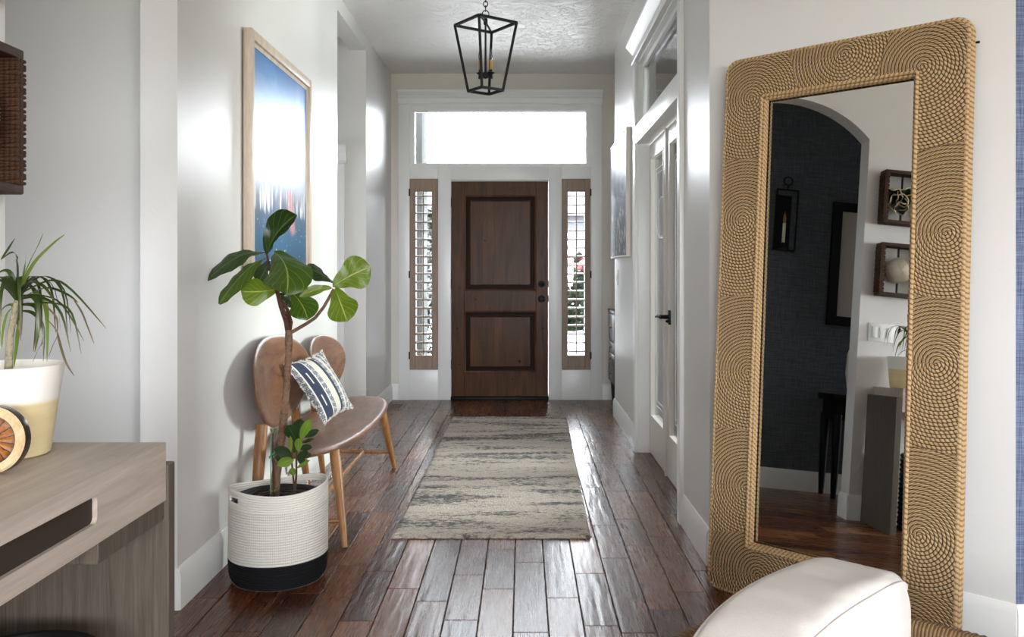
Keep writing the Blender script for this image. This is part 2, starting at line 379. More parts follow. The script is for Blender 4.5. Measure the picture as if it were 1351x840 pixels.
# trims of the far wall: casing, crown, mullions, panels below the sidelights
yfb = lambda d: YF-d
mb = MB().rbox(-1.172, -1.064, yfb(0.022), YF, 0, 2.78, 0.003).rbox(0.636, 0.744, yfb(0.022), YF, 0, 2.78, 0.003)
mb.rbox(-1.064, 0.636, yfb(0.021), YF, 2.76, 2.79, 0.003)
struct('trim_1', mb, TRIM, 'white flat casing framing the front door and transom', 'trim')
xz = lambda a, b, e: (e, a, b)
crown = [(0, 2.775), (0.03, 2.775), (0.034, 2.783), (0.03, 2.790), (0.022, 2.793), (0.022, 2.835), (0.036, 2.842), (0.042, 2.85), (0.042, 2.854), (0.07, 2.872), (0.088, 2.884), (0.088, 2.888), (0.095, 2.888), (0.095, 2.904), (0, 2.904)]
mb = MB().prism([(YF-d, z) for d, z in crown], -1.175, 0.747, xz)
struct('trim_2', mb, TRIM, 'white stepped crown head above the transom window', 'trim')
mb = MB().rbox(-0.80, -0.679, yfb(0.018), YF+0.03, 0, 2.195, 0.002).rbox(0.241, 0.364, yfb(0.018), YF+0.03, 0, 2.195, 0.002)
mb.rbox(-1.064, -0.80, yfb(0.018), YF, 2.079, 2.195, 0.002).rbox(0.364, 0.636, yfb(0.018), YF, 2.079, 2.195, 0.002).rbox(-0.68, 0.242, yfb(0.018), YF+0.03, 2.068, 2.195, 0.002)
struct('trim_3', mb, TRIM, 'white mullion posts and rail around the front door', 'trim')
mb = MB().rbox(-1.064, -0.80, yfb(0.012), YF, 0, 0.286, 0.002).rbox(0.364, 0.636, yfb(0.012), YF, 0, 0.286, 0.002)
struct('trim_4', mb, TRIM, 'white panels under the two shuttered sidelights', 'trim')

def base_profile(h=0.15, t=0.016): return [(0, 0), (t, 0), (t, h-0.028), (t-0.003, h-0.02), (t-0.005, h-0.012), (t-0.011, h), (0, h)]
def baseboard(mb, a, b, nrm, h=0.15):
    """a run of baseboard from a to b on the floor, nrm points into the room"""
    a = Vector(a); b = Vector(b); nrm = Vector(nrm)
    return mb.prism(base_profile(h), 0.0, 1.0, lambda d, z, e: tuple(Vector((*(a.lerp(b, e)+nrm*d), z))))
V2 = lambda x, y: Vector((x, y))
mb = MB(); baseboard(mb, V2(XL, JY-0.012), V2(XL, 5.78), V2(1, 0)); baseboard(mb, V2(XL, 6.84), V2(XL, YF), V2(1, 0)); baseboard(mb, V2(XL, -3.9), V2(XL, AY0+0.012), V2(1, 0))
baseboard(mb, V2(XL+0.012, AY0), V2(XL-0.134, AY0), V2(0, 1)); baseboard(mb, V2(XL-0.134, JY), V2(XL+0.012, JY), V2(0, -1))
struct('baseboard_left', mb, TRIM, 'white baseboard along the left wall', 'baseboard')
mb = MB(); baseboard(mb, V2(XR, 7.25), V2(XR, 5.88), V2(-1, 0)); baseboard(mb, V2(XR, 4.12), V2(XR, 3.56), V2(-1, 0)); baseboard(mb, V2(XR, 7.25), V2(1.3, 7.25), V2(0, 1))
struct('baseboard_right', mb, TRIM, 'white baseboard along the right hall wall', 'baseboard')
mb = MB(); baseboard(mb, V2(0.767, 3.57), V2(1.579, 2.758), V2(-S2, -S2))
struct('baseboard_corner', mb, TRIM, 'white baseboard of the angled wall behind the mirror', 'baseboard')
mb = MB(); baseboard(mb, V2(1.575, 2.762), V2(4.2, 2.762), V2(0, -1)); struct('baseboard_denim', mb, TRIM, 'white baseboard under the blue wall at right', 'baseboard')
mb = MB(); baseboard(mb, V2(-2.42, -3.9), V2(-2.42, 3.25), V2(1, 0)); baseboard(mb, V2(-2.42, 3.25), V2(XL-0.134, 3.25), V2(0, -1)); struct('baseboard_alcove', mb, TRIM, 'white baseboard under the navy wall in the mirror', 'baseboard')
mb = MB(); baseboard(mb, V2(XL, YF), V2(-1.172, YF), V2(0, -1)); baseboard(mb, V2(0.744, YF), V2(1.3, YF), V2(0, -1)); struct('baseboard_far', mb, TRIM, 'short white baseboards beside the front door casing', 'baseboard')
mb = MB().rbox(-1.52, -1.41, 6.818, 6.84, 0, 2.06, 0.003)
cr2 = [(0, 2.06), (0.03, 2.06), (0.034, 2.07), (0.026, 2.082), (0.022, 2.085), (0.022, 2.14), (0.034, 2.15), (0.05, 2.17), (0.062, 2.19), (0.062, 2.205), (0, 2.205)]
mb.prism([(6.84-d, z) for d, z in cr2], -2.5, -1.395, xz).rbox(-2.48, -2.37, 6.818, 6.84, 0, 2.06, 0.003)
struct('trim_5', mb, TRIM, 'white door casing with crown in the left passage', 'trim')
struct('door_3', MB().rbox(-2.37, -1.52, 6.825, 6.84, 0.005, 2.06, 0.004), TRIMG, 'plain white door in the left passage', 'door')

# front door
DY = YF+0.012
door = thing('door_1', 'dark stained knotty wood front door with two raised panels', 'door', (-0.22, DY, 0), None, 'structure')
def slab_ring(mb, x0, x1, z0, z1, holes, y0, y1): return wall_holes(mb, 'y', y0, y1, x0, x1, z0, z1, holes)
P1, P2 = (-0.553, 0.124, 1.028, 1.925), (-0.553, 0.124, 0.256, 0.831)
for nm, bx in (('stile', (-0.676, P1[0], 0.03, 2.055)), ('stile', (P1[1], 0.238, 0.03, 2.055)), ('rail', (P1[0], P1[1], P1[3], 2.055)), ('rail', (P1[0], P1[1], P2[3], P1[2])), ('rail', (P1[0], P1[1], 0.03, P2[2]))):
    MB().rbox(bx[0], bx[1], DY, DY+0.045, bx[2], bx[3], 0.002, 1).build(nm, DOORW, door)
def ring(mb, p, w0, d0, w1, d1):
    """sloped picture-frame band from inset w0 depth d0 to inset w1 depth d1"""
    x0, x1, z0, z1 = p
    o = [(x0+w0, z0+w0), (x1-w0, z0+w0), (x1-w0, z1-w0), (x0+w0, z1-w0)]; i = [(x0+w1, z0+w1), (x1-w1, z0+w1), (x1-w1, z1-w1), (x0+w1, z1-w1)]
    vs = [(a, DY+d0, b) for a, b in o]+[(a, DY+d1, b) for a, b in i]
    return mb.add(vs, [(k, (k+1) % 4, (k+1) % 4+4, k+4) for k in range(4)])
for p in (P1, P2):
    mo = MB(); ring(mo, p, 0.0, 0.0, 0.004, -0.006); ring(mo, p, 0.004, -0.006, 0.012, -0.004); ring(mo, p, 0.012, -0.004, 0.022, 0.020); mo.build('panel_molding', DOORW, door)
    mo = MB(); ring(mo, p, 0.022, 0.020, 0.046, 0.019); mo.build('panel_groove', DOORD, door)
    mo = MB(); ring(mo, p, 0.046, 0.019, 0.056, 0.004); x0, x1, z0, z1 = p; q = 0.056
    pn = mo.build('panel', DOORP, door)
    nb = 5
    for j in range(nb):
        a = x0+q+(x1-x0-2*q)*j/nb; b = x0+q+(x1-x0-2*q)*(j+1)/nb
        MB().box(a+0.0004, b-0.0004, DY+0.004, DY+0.03, z0+q, z1-q).build('board', DOORP, pn, None)
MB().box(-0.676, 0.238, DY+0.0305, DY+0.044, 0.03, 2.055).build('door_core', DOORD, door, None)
kn = MB()
for a, b, r in ((-0.45, 0.945, .010), (-0.31, 0.86, .008), (-0.03, 0.36, .014), (0.19, 0.67, .010), (-0.36, 1.5, .008), (-0.21, 0.52, .006), (-0.62, 0.67, .009), (-0.60, 0.33, .007), (-0.12, 1.98, .007), (-0.60, 1.05, .007), (-0.10, 0.19, .008), (-0.30, 0.80, .005)):
    kn.lathe([(r, 0), (r*0.4, 0.0006)], (a, DY+(0.0035 if P1[0]+.06 < a < P1[1]-.06 and (P1[2]+.06 < b < P1[3]-.06 or P2[2]+.06 < b < P2[3]-.06) else -0.0004), b), 10, (0, -1, 0))
kn.build('wood_knots', DOORD, door)
for z in (1.09, 0.95):
    nm = 'deadbolt' if z > 1 else 'door_knob'
    k = MB().lathe([(0.034, 0), (0.034, 0.006), (0.030, 0.010)], (0.174, DY, z), 20, (0, -1, 0)).build(nm, BRONZE, door)
    MB().lathe([(0.012, 0.008), (0.012, 0.028), (0.026, 0.034), (0.029, 0.046), (0.024, 0.058), (0.008, 0.062)] if z < 1 else [(0.026, 0.008), (0.026, 0.016), (0.018, 0.018), (0.008, 0.024)], (0.174, DY, z), 20, (0, -1, 0)).build('knob' if z < 1 else 'cylinder_face', BRONZE, k)
    MB().box(0.236, 0.244, DY-0.004, DY+0.03, z-0.03, z+0.03).build('strike_plate', BRONZE, door)
for z in (1.86, 1.09, 0.33): MB().rbox(-0.689, -0.672, DY-0.012, DY+0.01, z-0.045, z+0.045, 0.004).build('hinge', BRONZE, door)
MB().rbox(-0.679, 0.241, DY-0.05, DY+0.12, 0.0, 0.03, 0.004).build('threshold', BLACK, door)

# transom and sidelight windows
def window(name, label, x0, x1, z0, z1, y, fr=0.04, sill=None):
    o = thing(name, label, 'window', ((x0+x1)/2, y, z0), None, 'structure')
    f = MB(); wall_holes(f, 'y', y, y+0.09, x0, x1, z0, z1, [(x0+fr, x1-fr, z0+fr*0.7, z1-fr)])
    f.build('frame', TRIM, o, None)
    f = MB(); wall_holes(f, 'y', y+0.03, y+0.075, x0+fr, x1-fr, z0+fr*0.7, z1-fr, [(x0+fr+0.006, x1-fr-0.006, z0+fr*0.7+0.006, z1-fr-0.006)]); f.build('sash', TRIM, o, None)
    MB().box(x0+fr, x1-fr, y+0.05, y+0.054, z0+fr*0.7, z1-fr).build('pane', GLASS, o, None)
    return o
window('window_1', 'wide white framed transom window over the front door', -1.064, 0.636, 2.195, 2.76, YF-0.012)
window('window_2', 'narrow sidelight window left of the front door behind a shutter', -1.05, -0.81, 0.30, 2.07, YF+0.06, 0.025)
window('window_3', 'narrow sidelight window right of the front door behind a shutter', 0.375, 0.617, 0.30, 2.07, YF+0.06, 0.025)
def shutter(name, label, x0, x1, hinge_x, split, tilt):
    y0, y1 = YF-0.034, YF-0.004; z0, z1 = 0.286, 2.077; o0, o1 = x0+0.054, x1-0.054; b0, b1 = 0.42, 1.957
    o = thing(name, label, 'shutter', ((x0+x1)/2, y0, z0), 'louvered shutters beside the front door')
    for a, b in ((x0, o0), (o1, x1)): MB().rbox(a, b, y0, y1, z0, z1, 0.003, 1).build('stile', SHUT, o)
    MB().rbox(o0, o1, y0+0.002, y1, b1, z1, 0.002, 1).build('rail', SHUT, o); MB().rbox(o0, o1, y0+0.002, y1, z0, b0, 0.002, 1).build('rail', SHUT, o)
    n = 19; me = None; ym = (y0+y1)/2; pitch = (b1-b0)/n
    for i in range(n):
        z = b0+pitch*(i+0.5)
        prof = []
        for k in range(10):
            a = 2*PI*k/10; prof.append((0.034*math.cos(a), 0.0055*math.sin(a)))
        ct, st = math.cos(tilt), math.sin(tilt)
        if me is None:
            s = MB().prism([(ym+a*ct-b*st, z+a*st+b*ct) for a, b in prof], o0+0.002, o1-0.002, xz).build('slat', SHUT, o); me = s.data; zb = z
        else:
            s = bpy.data.objects.new('slat', me); COL.objects.link(s); s.parent = o; s.location = (0, 0, z-zb)
    xm = (o0+o1)/2
    for a, b in (((0.43, 1.985),) if not split else ((0.43, 1.13), (1.17, 1.985))):
        MB().box(xm-0.005, xm+0.005, y0-0.026, y0-0.016, a, b).build('tilt_rod', SHUT, o)
    for z in (1.95, 1.18, 0.42): MB().rbox(hinge_x-0.006, hinge_x+0.006, y0-0.008, y0+0.012, z-0.034, z+0.034, 0.002, 1).build('hinge', BRONZE, o)
shutter('louvered_shutter', 'narrow taupe louvered shutter on the left side of the front door', -1.064, -0.802, -1.066, False, math.radians(16))
shutter('louvered_shutter', 'narrow taupe louvered shutter on the right side of the front door', 0.366, 0.634, 0.636, True, math.radians(12))

# right wall: cased double glass doors with a transom
D0, D1 = 4.20, 5.79
mb = MB().rbox(0.748, XR, D1-0.01, D1+0.09, 0, 2.66, 0.003).rbox(0.748, XR, D0-0.075, D0, 0, 2.66, 0.003)
mb.rbox(XR, 0.90, D1-0.018, D1, 0, 2.62, 0.002).rbox(XR, 0.90, D0, D0+0.018, 0, 2.62, 0.002).rbox(XR, 0.90, D0, D1, 2.60, 2.62, 0.002)
struct('trim_6', mb, TRIM, 'white casing of the double glass doors on the right', 'trim')
cr3 = [(0, 2.61), (0.03, 2.61), (0.034, 2.62), (0.026, 2.632), (0.022, 2.636), (0.022, 2.68), (0.032, 2.69), (0.048, 2.71), (0.066, 2.73), (0.07, 2.735), (0.07, 2.755), (0, 2.755)]
mb = MB().prism([(XR-d, z) for d, z in cr3], D0-0.09, D1+0.105, lambda a, b, e: (a, e, b))
struct('trim_7', mb, TRIM, 'white stepped crown over the double glass doors', 'trim')
mb = MB().rbox(0.752, 0.90, D0+0.018, D1-0.018, 2.06, 2.18, 0.003)
mb.rbox(0.80, 0.84, D0+0.018, D1-0.018, 2.18, 2.205, 0.002).rbox(0.80, 0.84, D0+0.018, D1-0.018, 2.57, 2.60, 0.002).rbox(0.80, 0.84, D1-0.045, D1-0.018, 2.18, 2.60, 0.002).rbox(0.83, 0.845, D0+0.018, D1-0.018, 2.555, 2.575, 0.002)
struct('trim_8', mb, TRIM, 'white header rail between glass doors and their transom', 'trim')
w4 = thing('window_4', 'clear transom pane above the double glass doors', 'window', (0.82, 5, 2.2), None, 'structure')
MB().box(0.819, 0.823, D0+0.018, D1-0.018, 2.205, 2.57).build('pane', DGLASS, w4, None)
door2 = thing('door_2', 'white double glass doors with etched borders on the right wall', 'door', (0.87, 5, 0), None, 'structure')
ETCH = plain('etched_line', (215, 216, 212), 0.6)
for a, b, near in ((5.066, D1-0.02, False), (D0+0.02, 5.062, True)):
    lf = MB(); g0, g1 = a+0.11, b-0.11; wall_holes(lf, 'x', 0.846, 0.886, a, b, 0.012, 2.052, [(g0, g1, 0.27, 1.945)])
    lf = lf.build('leaf', TRIMG, door2, None)
    st = MB(); wall_holes(st, 'x', 0.838, 0.846, g0-0.014, g1+0.014, 0.256, 1.959, [(g0, g1, 0.27, 1.945)]); st.build('glazing_bead', TRIMG, lf, None)
    MB().box(0.864, 0.868, g0, g1, 0.27, 1.945).build('pane', DGLASS, lf, None)
    e = MB()
    for q in (0.045, 0.065):
        wall_holes(e, 'x', 0.8625, 0.8635, g0+q, g1-q, 0.27+q*1.6, 1.945-q*1.6, [(g0+q+0.003, g1-q-0.003, 0.27+q*1.6+0.003, 1.945-q*1.6-0.003)])
    e.tube([(0.863, (g0+g1)/2+0.17*math.cos(t), 1.55+0.13*math.sin(t)) for t in [2*PI*i/32 for i in range(32)]], 0.0018, 4, True)
    e.build('etched_border', ETCH, lf, None)
    if not near: MB().box(0.832, 0.846, 5.062, 5.082, 0.012, 2.052).build('astragal', TRIMG, door2, None)
hd = MB().rbox(0.834, 0.846, 4.93, 4.985, 0.905, 0.99, 0.006).build('lever_plate', BLACK, door2)
MB().lathe([(0.012, 0), (0.012, 0.05), (0.016, 0.055)], (0.84, 4.957, 0.95), 12, (-1, 0, 0)).tube([(0.79, 4.957, 0.95), (0.785, 5.0, 0.953), (0.787, 5.06, 0.948), (0.782, 5.09, 0.944)], [0.011, 0.010, 0.008, 0.006], 10).build('lever', BLACK, hd)
MB().lathe([(0.009, 0), (0.009, 0.012), (0.004, 0.02)], (0.838, 4.957, 0.925), 10, (-1, 0, 0)).build('key_barrel', BLACK, hd)

# windows behind the camera: mullions
mb = MB()
for a, b in ((-0.7, 0.75), (0.87, 2.33), (2.45, 3.9)):
    wall_holes(mb, 'y', -4.09, -4.03, a, b, 0.85, 2.2, [(a+0.05, b-0.05, 0.9, 1.5), (a+0.05, b-0.05, 1.55, 2.15)])
struct('window_5', mb, TRIM, 'white frames of the living room windows behind the camera', 'window')

# ------------------------------------------------------------------ mirror with rope frame
TH = math.radians(3.9); ct, st_ = math.cos(TH), math.sin(TH)
MU = Vector((S2, -S2, 0)); MN = Vector((-S2*ct, -S2*ct, st_)); MV = Vector((S2*st_, S2*st_, ct)); MO = Vector((2.0398, 2.0398, 0))+MU*(-1.400)
def mp(u, v, d): return MO+MU*u+MV*v+MN*d
ROPE = m_rope('seagrass_rope', (62, 43, 26), (224, 194, 150), (160, 126, 84), 66, True, 1.0, True)
ROPEL = m_rope('pale_rope_edge', (104, 77, 48), (220, 190, 146), (178, 144, 102), 60, True, 0.6)
mir = thing('leaning_mirror', 'tall floor mirror in a spiral rope frame leaning on the angled wall', 'mirror', tuple(mp(0, 0, 0)))
HW, HT, IW, IB, IT, CR = 0.445, 2.038, 0.284, 0.19, 1.88, 0.045
spir = [(-0.337, 1.883), (-0.358, 1.411), (-0.31, 0.83), (-0.30, 0.40), (-0.24, 0.09), (0.30, 1.90), (0.391, 1.34), (0.371, 0.915), (0.33, 0.36), (0.30, 0.02), (0.03, 1.99), (0.02, 0.06)]
def rope_face():
    st, p = 0.0026, 0.0122; nu = int(round(2*HW/st)); nv = int(round(HT/st))
    u = np.linspace(-HW, HW, nu+1); v = np.linspace(0.001, HT, nv+1); U, V = np.meshgrid(u, v)
    best = np.full(U.shape, 9e9); rad = np.zeros(U.shape); ang = np.zeros(U.shape)
    for i, (a, b) in enumerate(spir):
        r = np.hypot(U-a, V-b); t = np.arctan2(V-b, U-a); m = r < best
        best = np.where(m, r, best); rad = np.where(m, r+p*t/(2*math.pi)+i*0.003, rad); ang = np.where(m, t*np.maximum(r, 0.004), ang)
    hgt = 0.030+0.0048*np.sqrt(np.abs(np.sin(np.pi*rad/p)))
    ins = (np.abs(U) < IW+0.008) & (V > IB-0.008) & (V < IT+0.008)
    cu = np.maximum(np.abs(U)-(HW-CR), 0); cv = np.maximum(np.maximum(V-(HT-CR), CR-V), 0); out = (np.hypot(cu, cv) > CR)
    bad = ins | out
    P = np.array(MO)[None, None, :]+U[..., None]*np.array(MU)+V[..., None]*np.array(MV)+hgt[..., None]*np.array(MN)-np.array(mir.location)
    ok = ~(bad[:-1, :-1] | bad[1:, :-1] | bad[:-1, 1:] | bad[1:, 1:]); jj, ii = np.nonzero(ok); a = jj*(nu+1)+ii
    F = np.stack([a, a+1, a+nu+2, a+nu+1], 1); used, inv = np.unique(F.ravel(), return_inverse=True)
    me = bpy.data.meshes.new('rope_face'); me.vertices.add(len(used)); me.vertices.foreach_set('co', P.reshape(-1, 3)[used].astype('f').ravel())
    me.loops.add(len(inv)); me.loops.foreach_set('vertex_index', inv.astype('i')); me.polygons.add(len(F))
    me.polygons.foreach_set('loop_start', np.arange(0, len(inv), 4, dtype='i')); me.polygons.foreach_set('use_smooth', np.ones(len(F), bool))
    uvl = me.uv_layers.new(name='UVMap'); uvv = np.stack([ang.ravel(), rad.ravel()/p], 1)[F.ravel()].astype('f'); uvl.data.foreach_set('uv', uvv.ravel())
    me.update(calc_edges=True); me.materials.append(ROPE)
    o = bpy.data.objects.new('rope_face', me); COL.objects.link(o); o.parent = mir
rope_face()
def rrect(hw, v0, v1, r, d, n=6, ds=0.03):
    pts = []
    for cxx, cyy, a0 in ((hw-r, v0+r, -PI/2), (hw-r, v1-r, 0), (-hw+r, v1-r, PI/2), (-hw+r, v0+r, PI)):
        for k in range(n+1): pts.append(mp(cxx+r*math.cos(a0+PI/2*k/n), cyy+r*math.sin(a0+PI/2*k/n), d))
    return pts
for d, e in ((0.028, 0.0), (0.016, 0.004), (0.004, 0.004), (-0.008, 0.003)):
    MB().tube(rrect(HW+e, 0.006-e, HT+e, CR+e, d), 0.0068, 8, True).build('edge_rope', ROPEL, mir)
for d, e in ((0.033, 0.004), (0.022, -0.004), (0.010, -0.006)):
    MB().tube(rrect(IW+e, IB-e, IT+e, 0.006, d, 2), 0.0066, 8, True).build('inner_rope', ROPEL, mir)
def panel_uv(u0, u1, v0, v1, d0, d1):
    vs = [mp(u, v, d) for d in (d0, d1) for v in (v0, v1) for u in (u0, u1)]
    return MB().add(vs, [(0, 2, 3, 1), (4, 5, 7, 6), (0, 1, 5, 4), (2, 6, 7, 3), (0, 4, 6, 2), (1, 3, 7, 5)])
panel_uv(-HW+0.01, HW-0.01, 0.02, HT-0.01, -0.018, -0.002).build('backing', plain('mirror_backing', (60, 50, 40), 0.8), mir)
panel_uv(-IW-0.01, IW+0.01, IB-0.01, IT+0.01, -0.002, 0.0).build('mirror_glass', MIRROR, mir, None)
fb = MB(); [fb.add(panel_uv(*q, -0.002, 0.027).v, [(0, 2, 3, 1), (4, 5, 7, 6), (0, 1, 5, 4), (2, 6, 7, 3), (0, 4, 6, 2), (1, 3, 7, 5)]) for q in ((-HW+.012, -IW-.008, .04, HT-.04), (IW+.008, HW-.012, .04, HT-.04), (-IW-.008, IW+.008, .014, IB-.008), (-IW-.008, IW+.008, IT+.008, HT-.012))]
fb.build('frame_core', plain('rope_frame_core', (92, 66, 38), 0.8), mir)
hk = MB().tube([mp(HW-0.01, HT-0.075, -0.012), mp(HW+0.02, HT-0.075, -0.014)], 0.004, 6).build('wall_hook', BLACK, mir)

# ------------------------------------------------------------------ console table, pots, wall frames on the left
XT, YT = -0.812, 1.965
table = thing('console_table', 'greige oak console table with slotted front and dark slab legs', 'table', (-1.0, 1.2, 0))
xf = XT; back = XL+0.018
tb = MB()
yz2 = lambda a, b, e: (e, a, b)
tb.box(back, xf-0.011, 0.55, YT, 0.694, 0.825)
zS0, zS1, yE = 0.7345, 0.787, 1.648; rr = 0.012
cornr = [(yE-rr+rr*math.cos(a), zS0+rr+rr*math.sin(a)) for a in [-PI/2+PI/2*k/5 for k in range(6)]]+[(yE-rr+rr*math.cos(a), zS1-rr+rr*math.sin(a)) for a in [PI/2*k/5 for k in range(6)]]
tb.prism([(0.55, zS1), (yE-rr, zS1), (YT, zS1), (YT, 0.825), (0.55, 0.825)], xf-0.011, xf, yz2)
tb.prism([(0.55, 0.694), (YT, 0.694), (YT, zS0), (yE-rr, zS0), (0.55, zS0)], xf-0.011, xf, yz2)
tb.prism(cornr+[(YT, zS1), (YT, zS0)], xf-0.011, xf, yz2)
top = tb.build('tabletop', OAKTOP, table, 30)
MB().box(xf-0.011, xf-0.0095, 0.56, yE, zS0, zS1).build('slot_back', plain('slot_dark_brown', (52, 44, 38), 0.6, 0, 0.2), top)  # slot back is a darker brown than the oak front
MB().rbox(back, xf+0.006, YT, YT+0.036, 0, 0.775, 0.002, 1).build('leg_panel', OAKDARK, table)
MB().rbox(back, xf+0.006, 0.51, 0.546, 0, 0.775, 0.002, 1).build('leg_panel', OAKDARK, table)
MB().rbox(back+0.03, xf-0.004, 1.66, YT, 0.650, 0.694, 0.002, 1).build('support_block', OAKDARK, table)
MB().rbox(back+0.03, xf-0.004, 0.55, 0.86, 0.650, 0.694, 0.002, 1).build('support_block', OAKDARK, table)
TTZ = 0.825
def m_pot():
    t = NT('two_tone_glaze', 0.32, 0, 0.5); s = t.sep(t.coord()); n = t.noise(t.coord(scale=(3, 3, 60)), 1, 4, 0.6, 0.6)
    tan = t.mix(n, lin((206, 184, 134)), lin((236, 220, 178))); t.base(t.mix(t.ramp(s[2], [(0.112, (0, 0, 0, 1)), (0.120, (1, 1, 1, 1))]), tan, lin((232, 228, 219)))); return t.m
PC = Vector((-1.095, 1.83, TTZ))
pot = thing('flower_pot', 'tapered cream pot with banded tan lower half on console table', 'pot', tuple(PC))
MB().lathe([(0.078, 0), (0.084, 0.004), (0.087, 0.02), (0.100, 0.12), (0.111, 0.188), (0.111, 0.191), (0.108, 0.192), (0.104, 0.188), (0.098, 0.14)], tuple(PC), 40).build('pot_body', m_pot(), pot)
MB().lathe([(0.003, 0.150), (0.06, 0.150), (0.0985, 0.146)], tuple(PC), 28, None, False).build('soil', plain('potting_soil', (44, 32, 24), 0.95, 0, 0.2, (60, 0.8, 0.01), 0.4), pot)

def leaf_strip(mb, pts, wid, up=None, fold=0.25, n=12):
    """long narrow leaf: arching ribbon through pts with a gutter fold"""
    P = [Vector(p) for p in pts]; C = []
    for i in range(n+1):
        t = i/n*(len(P)-1); k = min(int(t), len(P)-2); f = t-k
        p0, p1, p2, p3 = P[max(k-1, 0)], P[k], P[k+1], P[min(k+2, len(P)-1)]
        C.append(0.5*((2*p1)+(p2-p0)*f+(2*p0-5*p1+4*p2-p3)*f*f+(3*p1-p0-3*p2+p3)*f**3))
    vs = []; fs = []; uv = []
    for i, c in enumerate(C):
        T = (C[min(i+1, n)]-C[max(i-1, 0)]).normalized(); N = Vector(up or (0.1, -0.6, 0.8)); B = T.cross(N).normalized(); N = B.cross(T).normalized()
        t = i/n; ww = wid*0.5*min(1, 0.55+t*2.2)*(1-t**3.0)+0.0004
        vs += [c-B*ww+N*ww*fold, c, c+B*ww+N*ww*fold]
    for i in range(n):
        a = i*3; fs += [(a, a+1, a+4, a+3), (a+1, a+2, a+5, a+4)]; uv += [[(0, i/n), (.5, i/n), (.5, (i+1)/n), (0, (i+1)/n)], [(.5, i/n), (1, i/n), (1, (i+1)/n), (.5, (i+1)/n)]]
    return mb.add(vs, fs, uv)
def m_leaf(name, c0, c1, vein=None, rough=0.35, tip=None, trans=0.2):
    t = NT(name, rough, 0, 0.5); uv = t.sep(t.coord('UV')); n = t.noise(t.coord(), 18, 3, 0.6); c = t.mix(n, lin(c0), lin(c1))
    if tip: c = t.mix(t.ramp(uv[1], [(0.72, (0, 0, 0, 1)), (1.0, (1, 1, 1, 1))]), c, lin(tip))
    if vein:
        s = t.math('ABSOLUTE', t.math('SUBTRACT', uv[0], 0.5)); mid = t.ramp(s, [(0.008, (1, 1, 1, 1)), (0.022, (0, 0, 0, 1))])
        q = t.math('ABSOLUTE', t.math('SUBTRACT', t.math('FRACT', t.math('SUBTRACT', t.math('MULTIPLY', uv[1], 5.5), t.math('MULTIPLY', t.math('POWER', s, 0.8), 4.6))), 0.5))
        side = t.ramp(q, [(0.012, (1, 1, 1, 1)), (0.045, (0, 0, 0, 1))]); c = t.mix(side, c, lin([a*0.62+b*0.38 for a, b in zip(vein, c1)])); c = t.mix(mid, c, lin(vein))
        t.bump(t.math('MULTIPLY_ADD', mid, 1.0, side), 0.25, 0.003)
    t.base(c)
    tr = t.n('ShaderNodeBsdfTranslucent'); t.put(tr.inputs[0], c); mx = t.n('ShaderNodeMixShader'); mx.inputs[0].default_value = trans
    out = [x for x in t.t.nodes if x.type == 'OUTPUT_MATERIAL'][0]; t.put(mx.inputs[1], t.b.outputs[0]); t.put(mx.inputs[2], tr.outputs[0]); t.put(out.inputs[0], mx.outputs[0]); return t.m
YUC = m_leaf('strap_leaf', (26, 40, 12), (62, 82, 28), None, 0.35, (96, 84, 30)); YUCY = m_leaf('strap_leaf_bright', (84, 116, 30), (126, 150, 54), None, 0.35); YUCD = m_leaf('strap_leaf_dry', (96, 84, 62), (120, 104, 78), None, 0.6)
BARK = plain('grey_bark', (112, 98, 84), 0.9, 0, 0.2, (55, 0.9, 0.01), 0.45)
dr = thing('dragon_tree', 'spiky dragon tree with arching strap leaves in the cream pot', 'plant', (PC.x, PC.y, TTZ+0.15))
MB().tube([at(11, 489, 1.83), at(12, 470, 1.83), at(14, 440, 1.83), at(19, 415, 1.83), at(22, 396, 1.83)], [0.0085, 0.0075, 0.007, 0.007, 0.005], 10).build('trunk', plain('ringed_bark', (136, 128, 108), 0.85, 0, 0.2, (90, 1.0, 0.012), 0.5), dr)
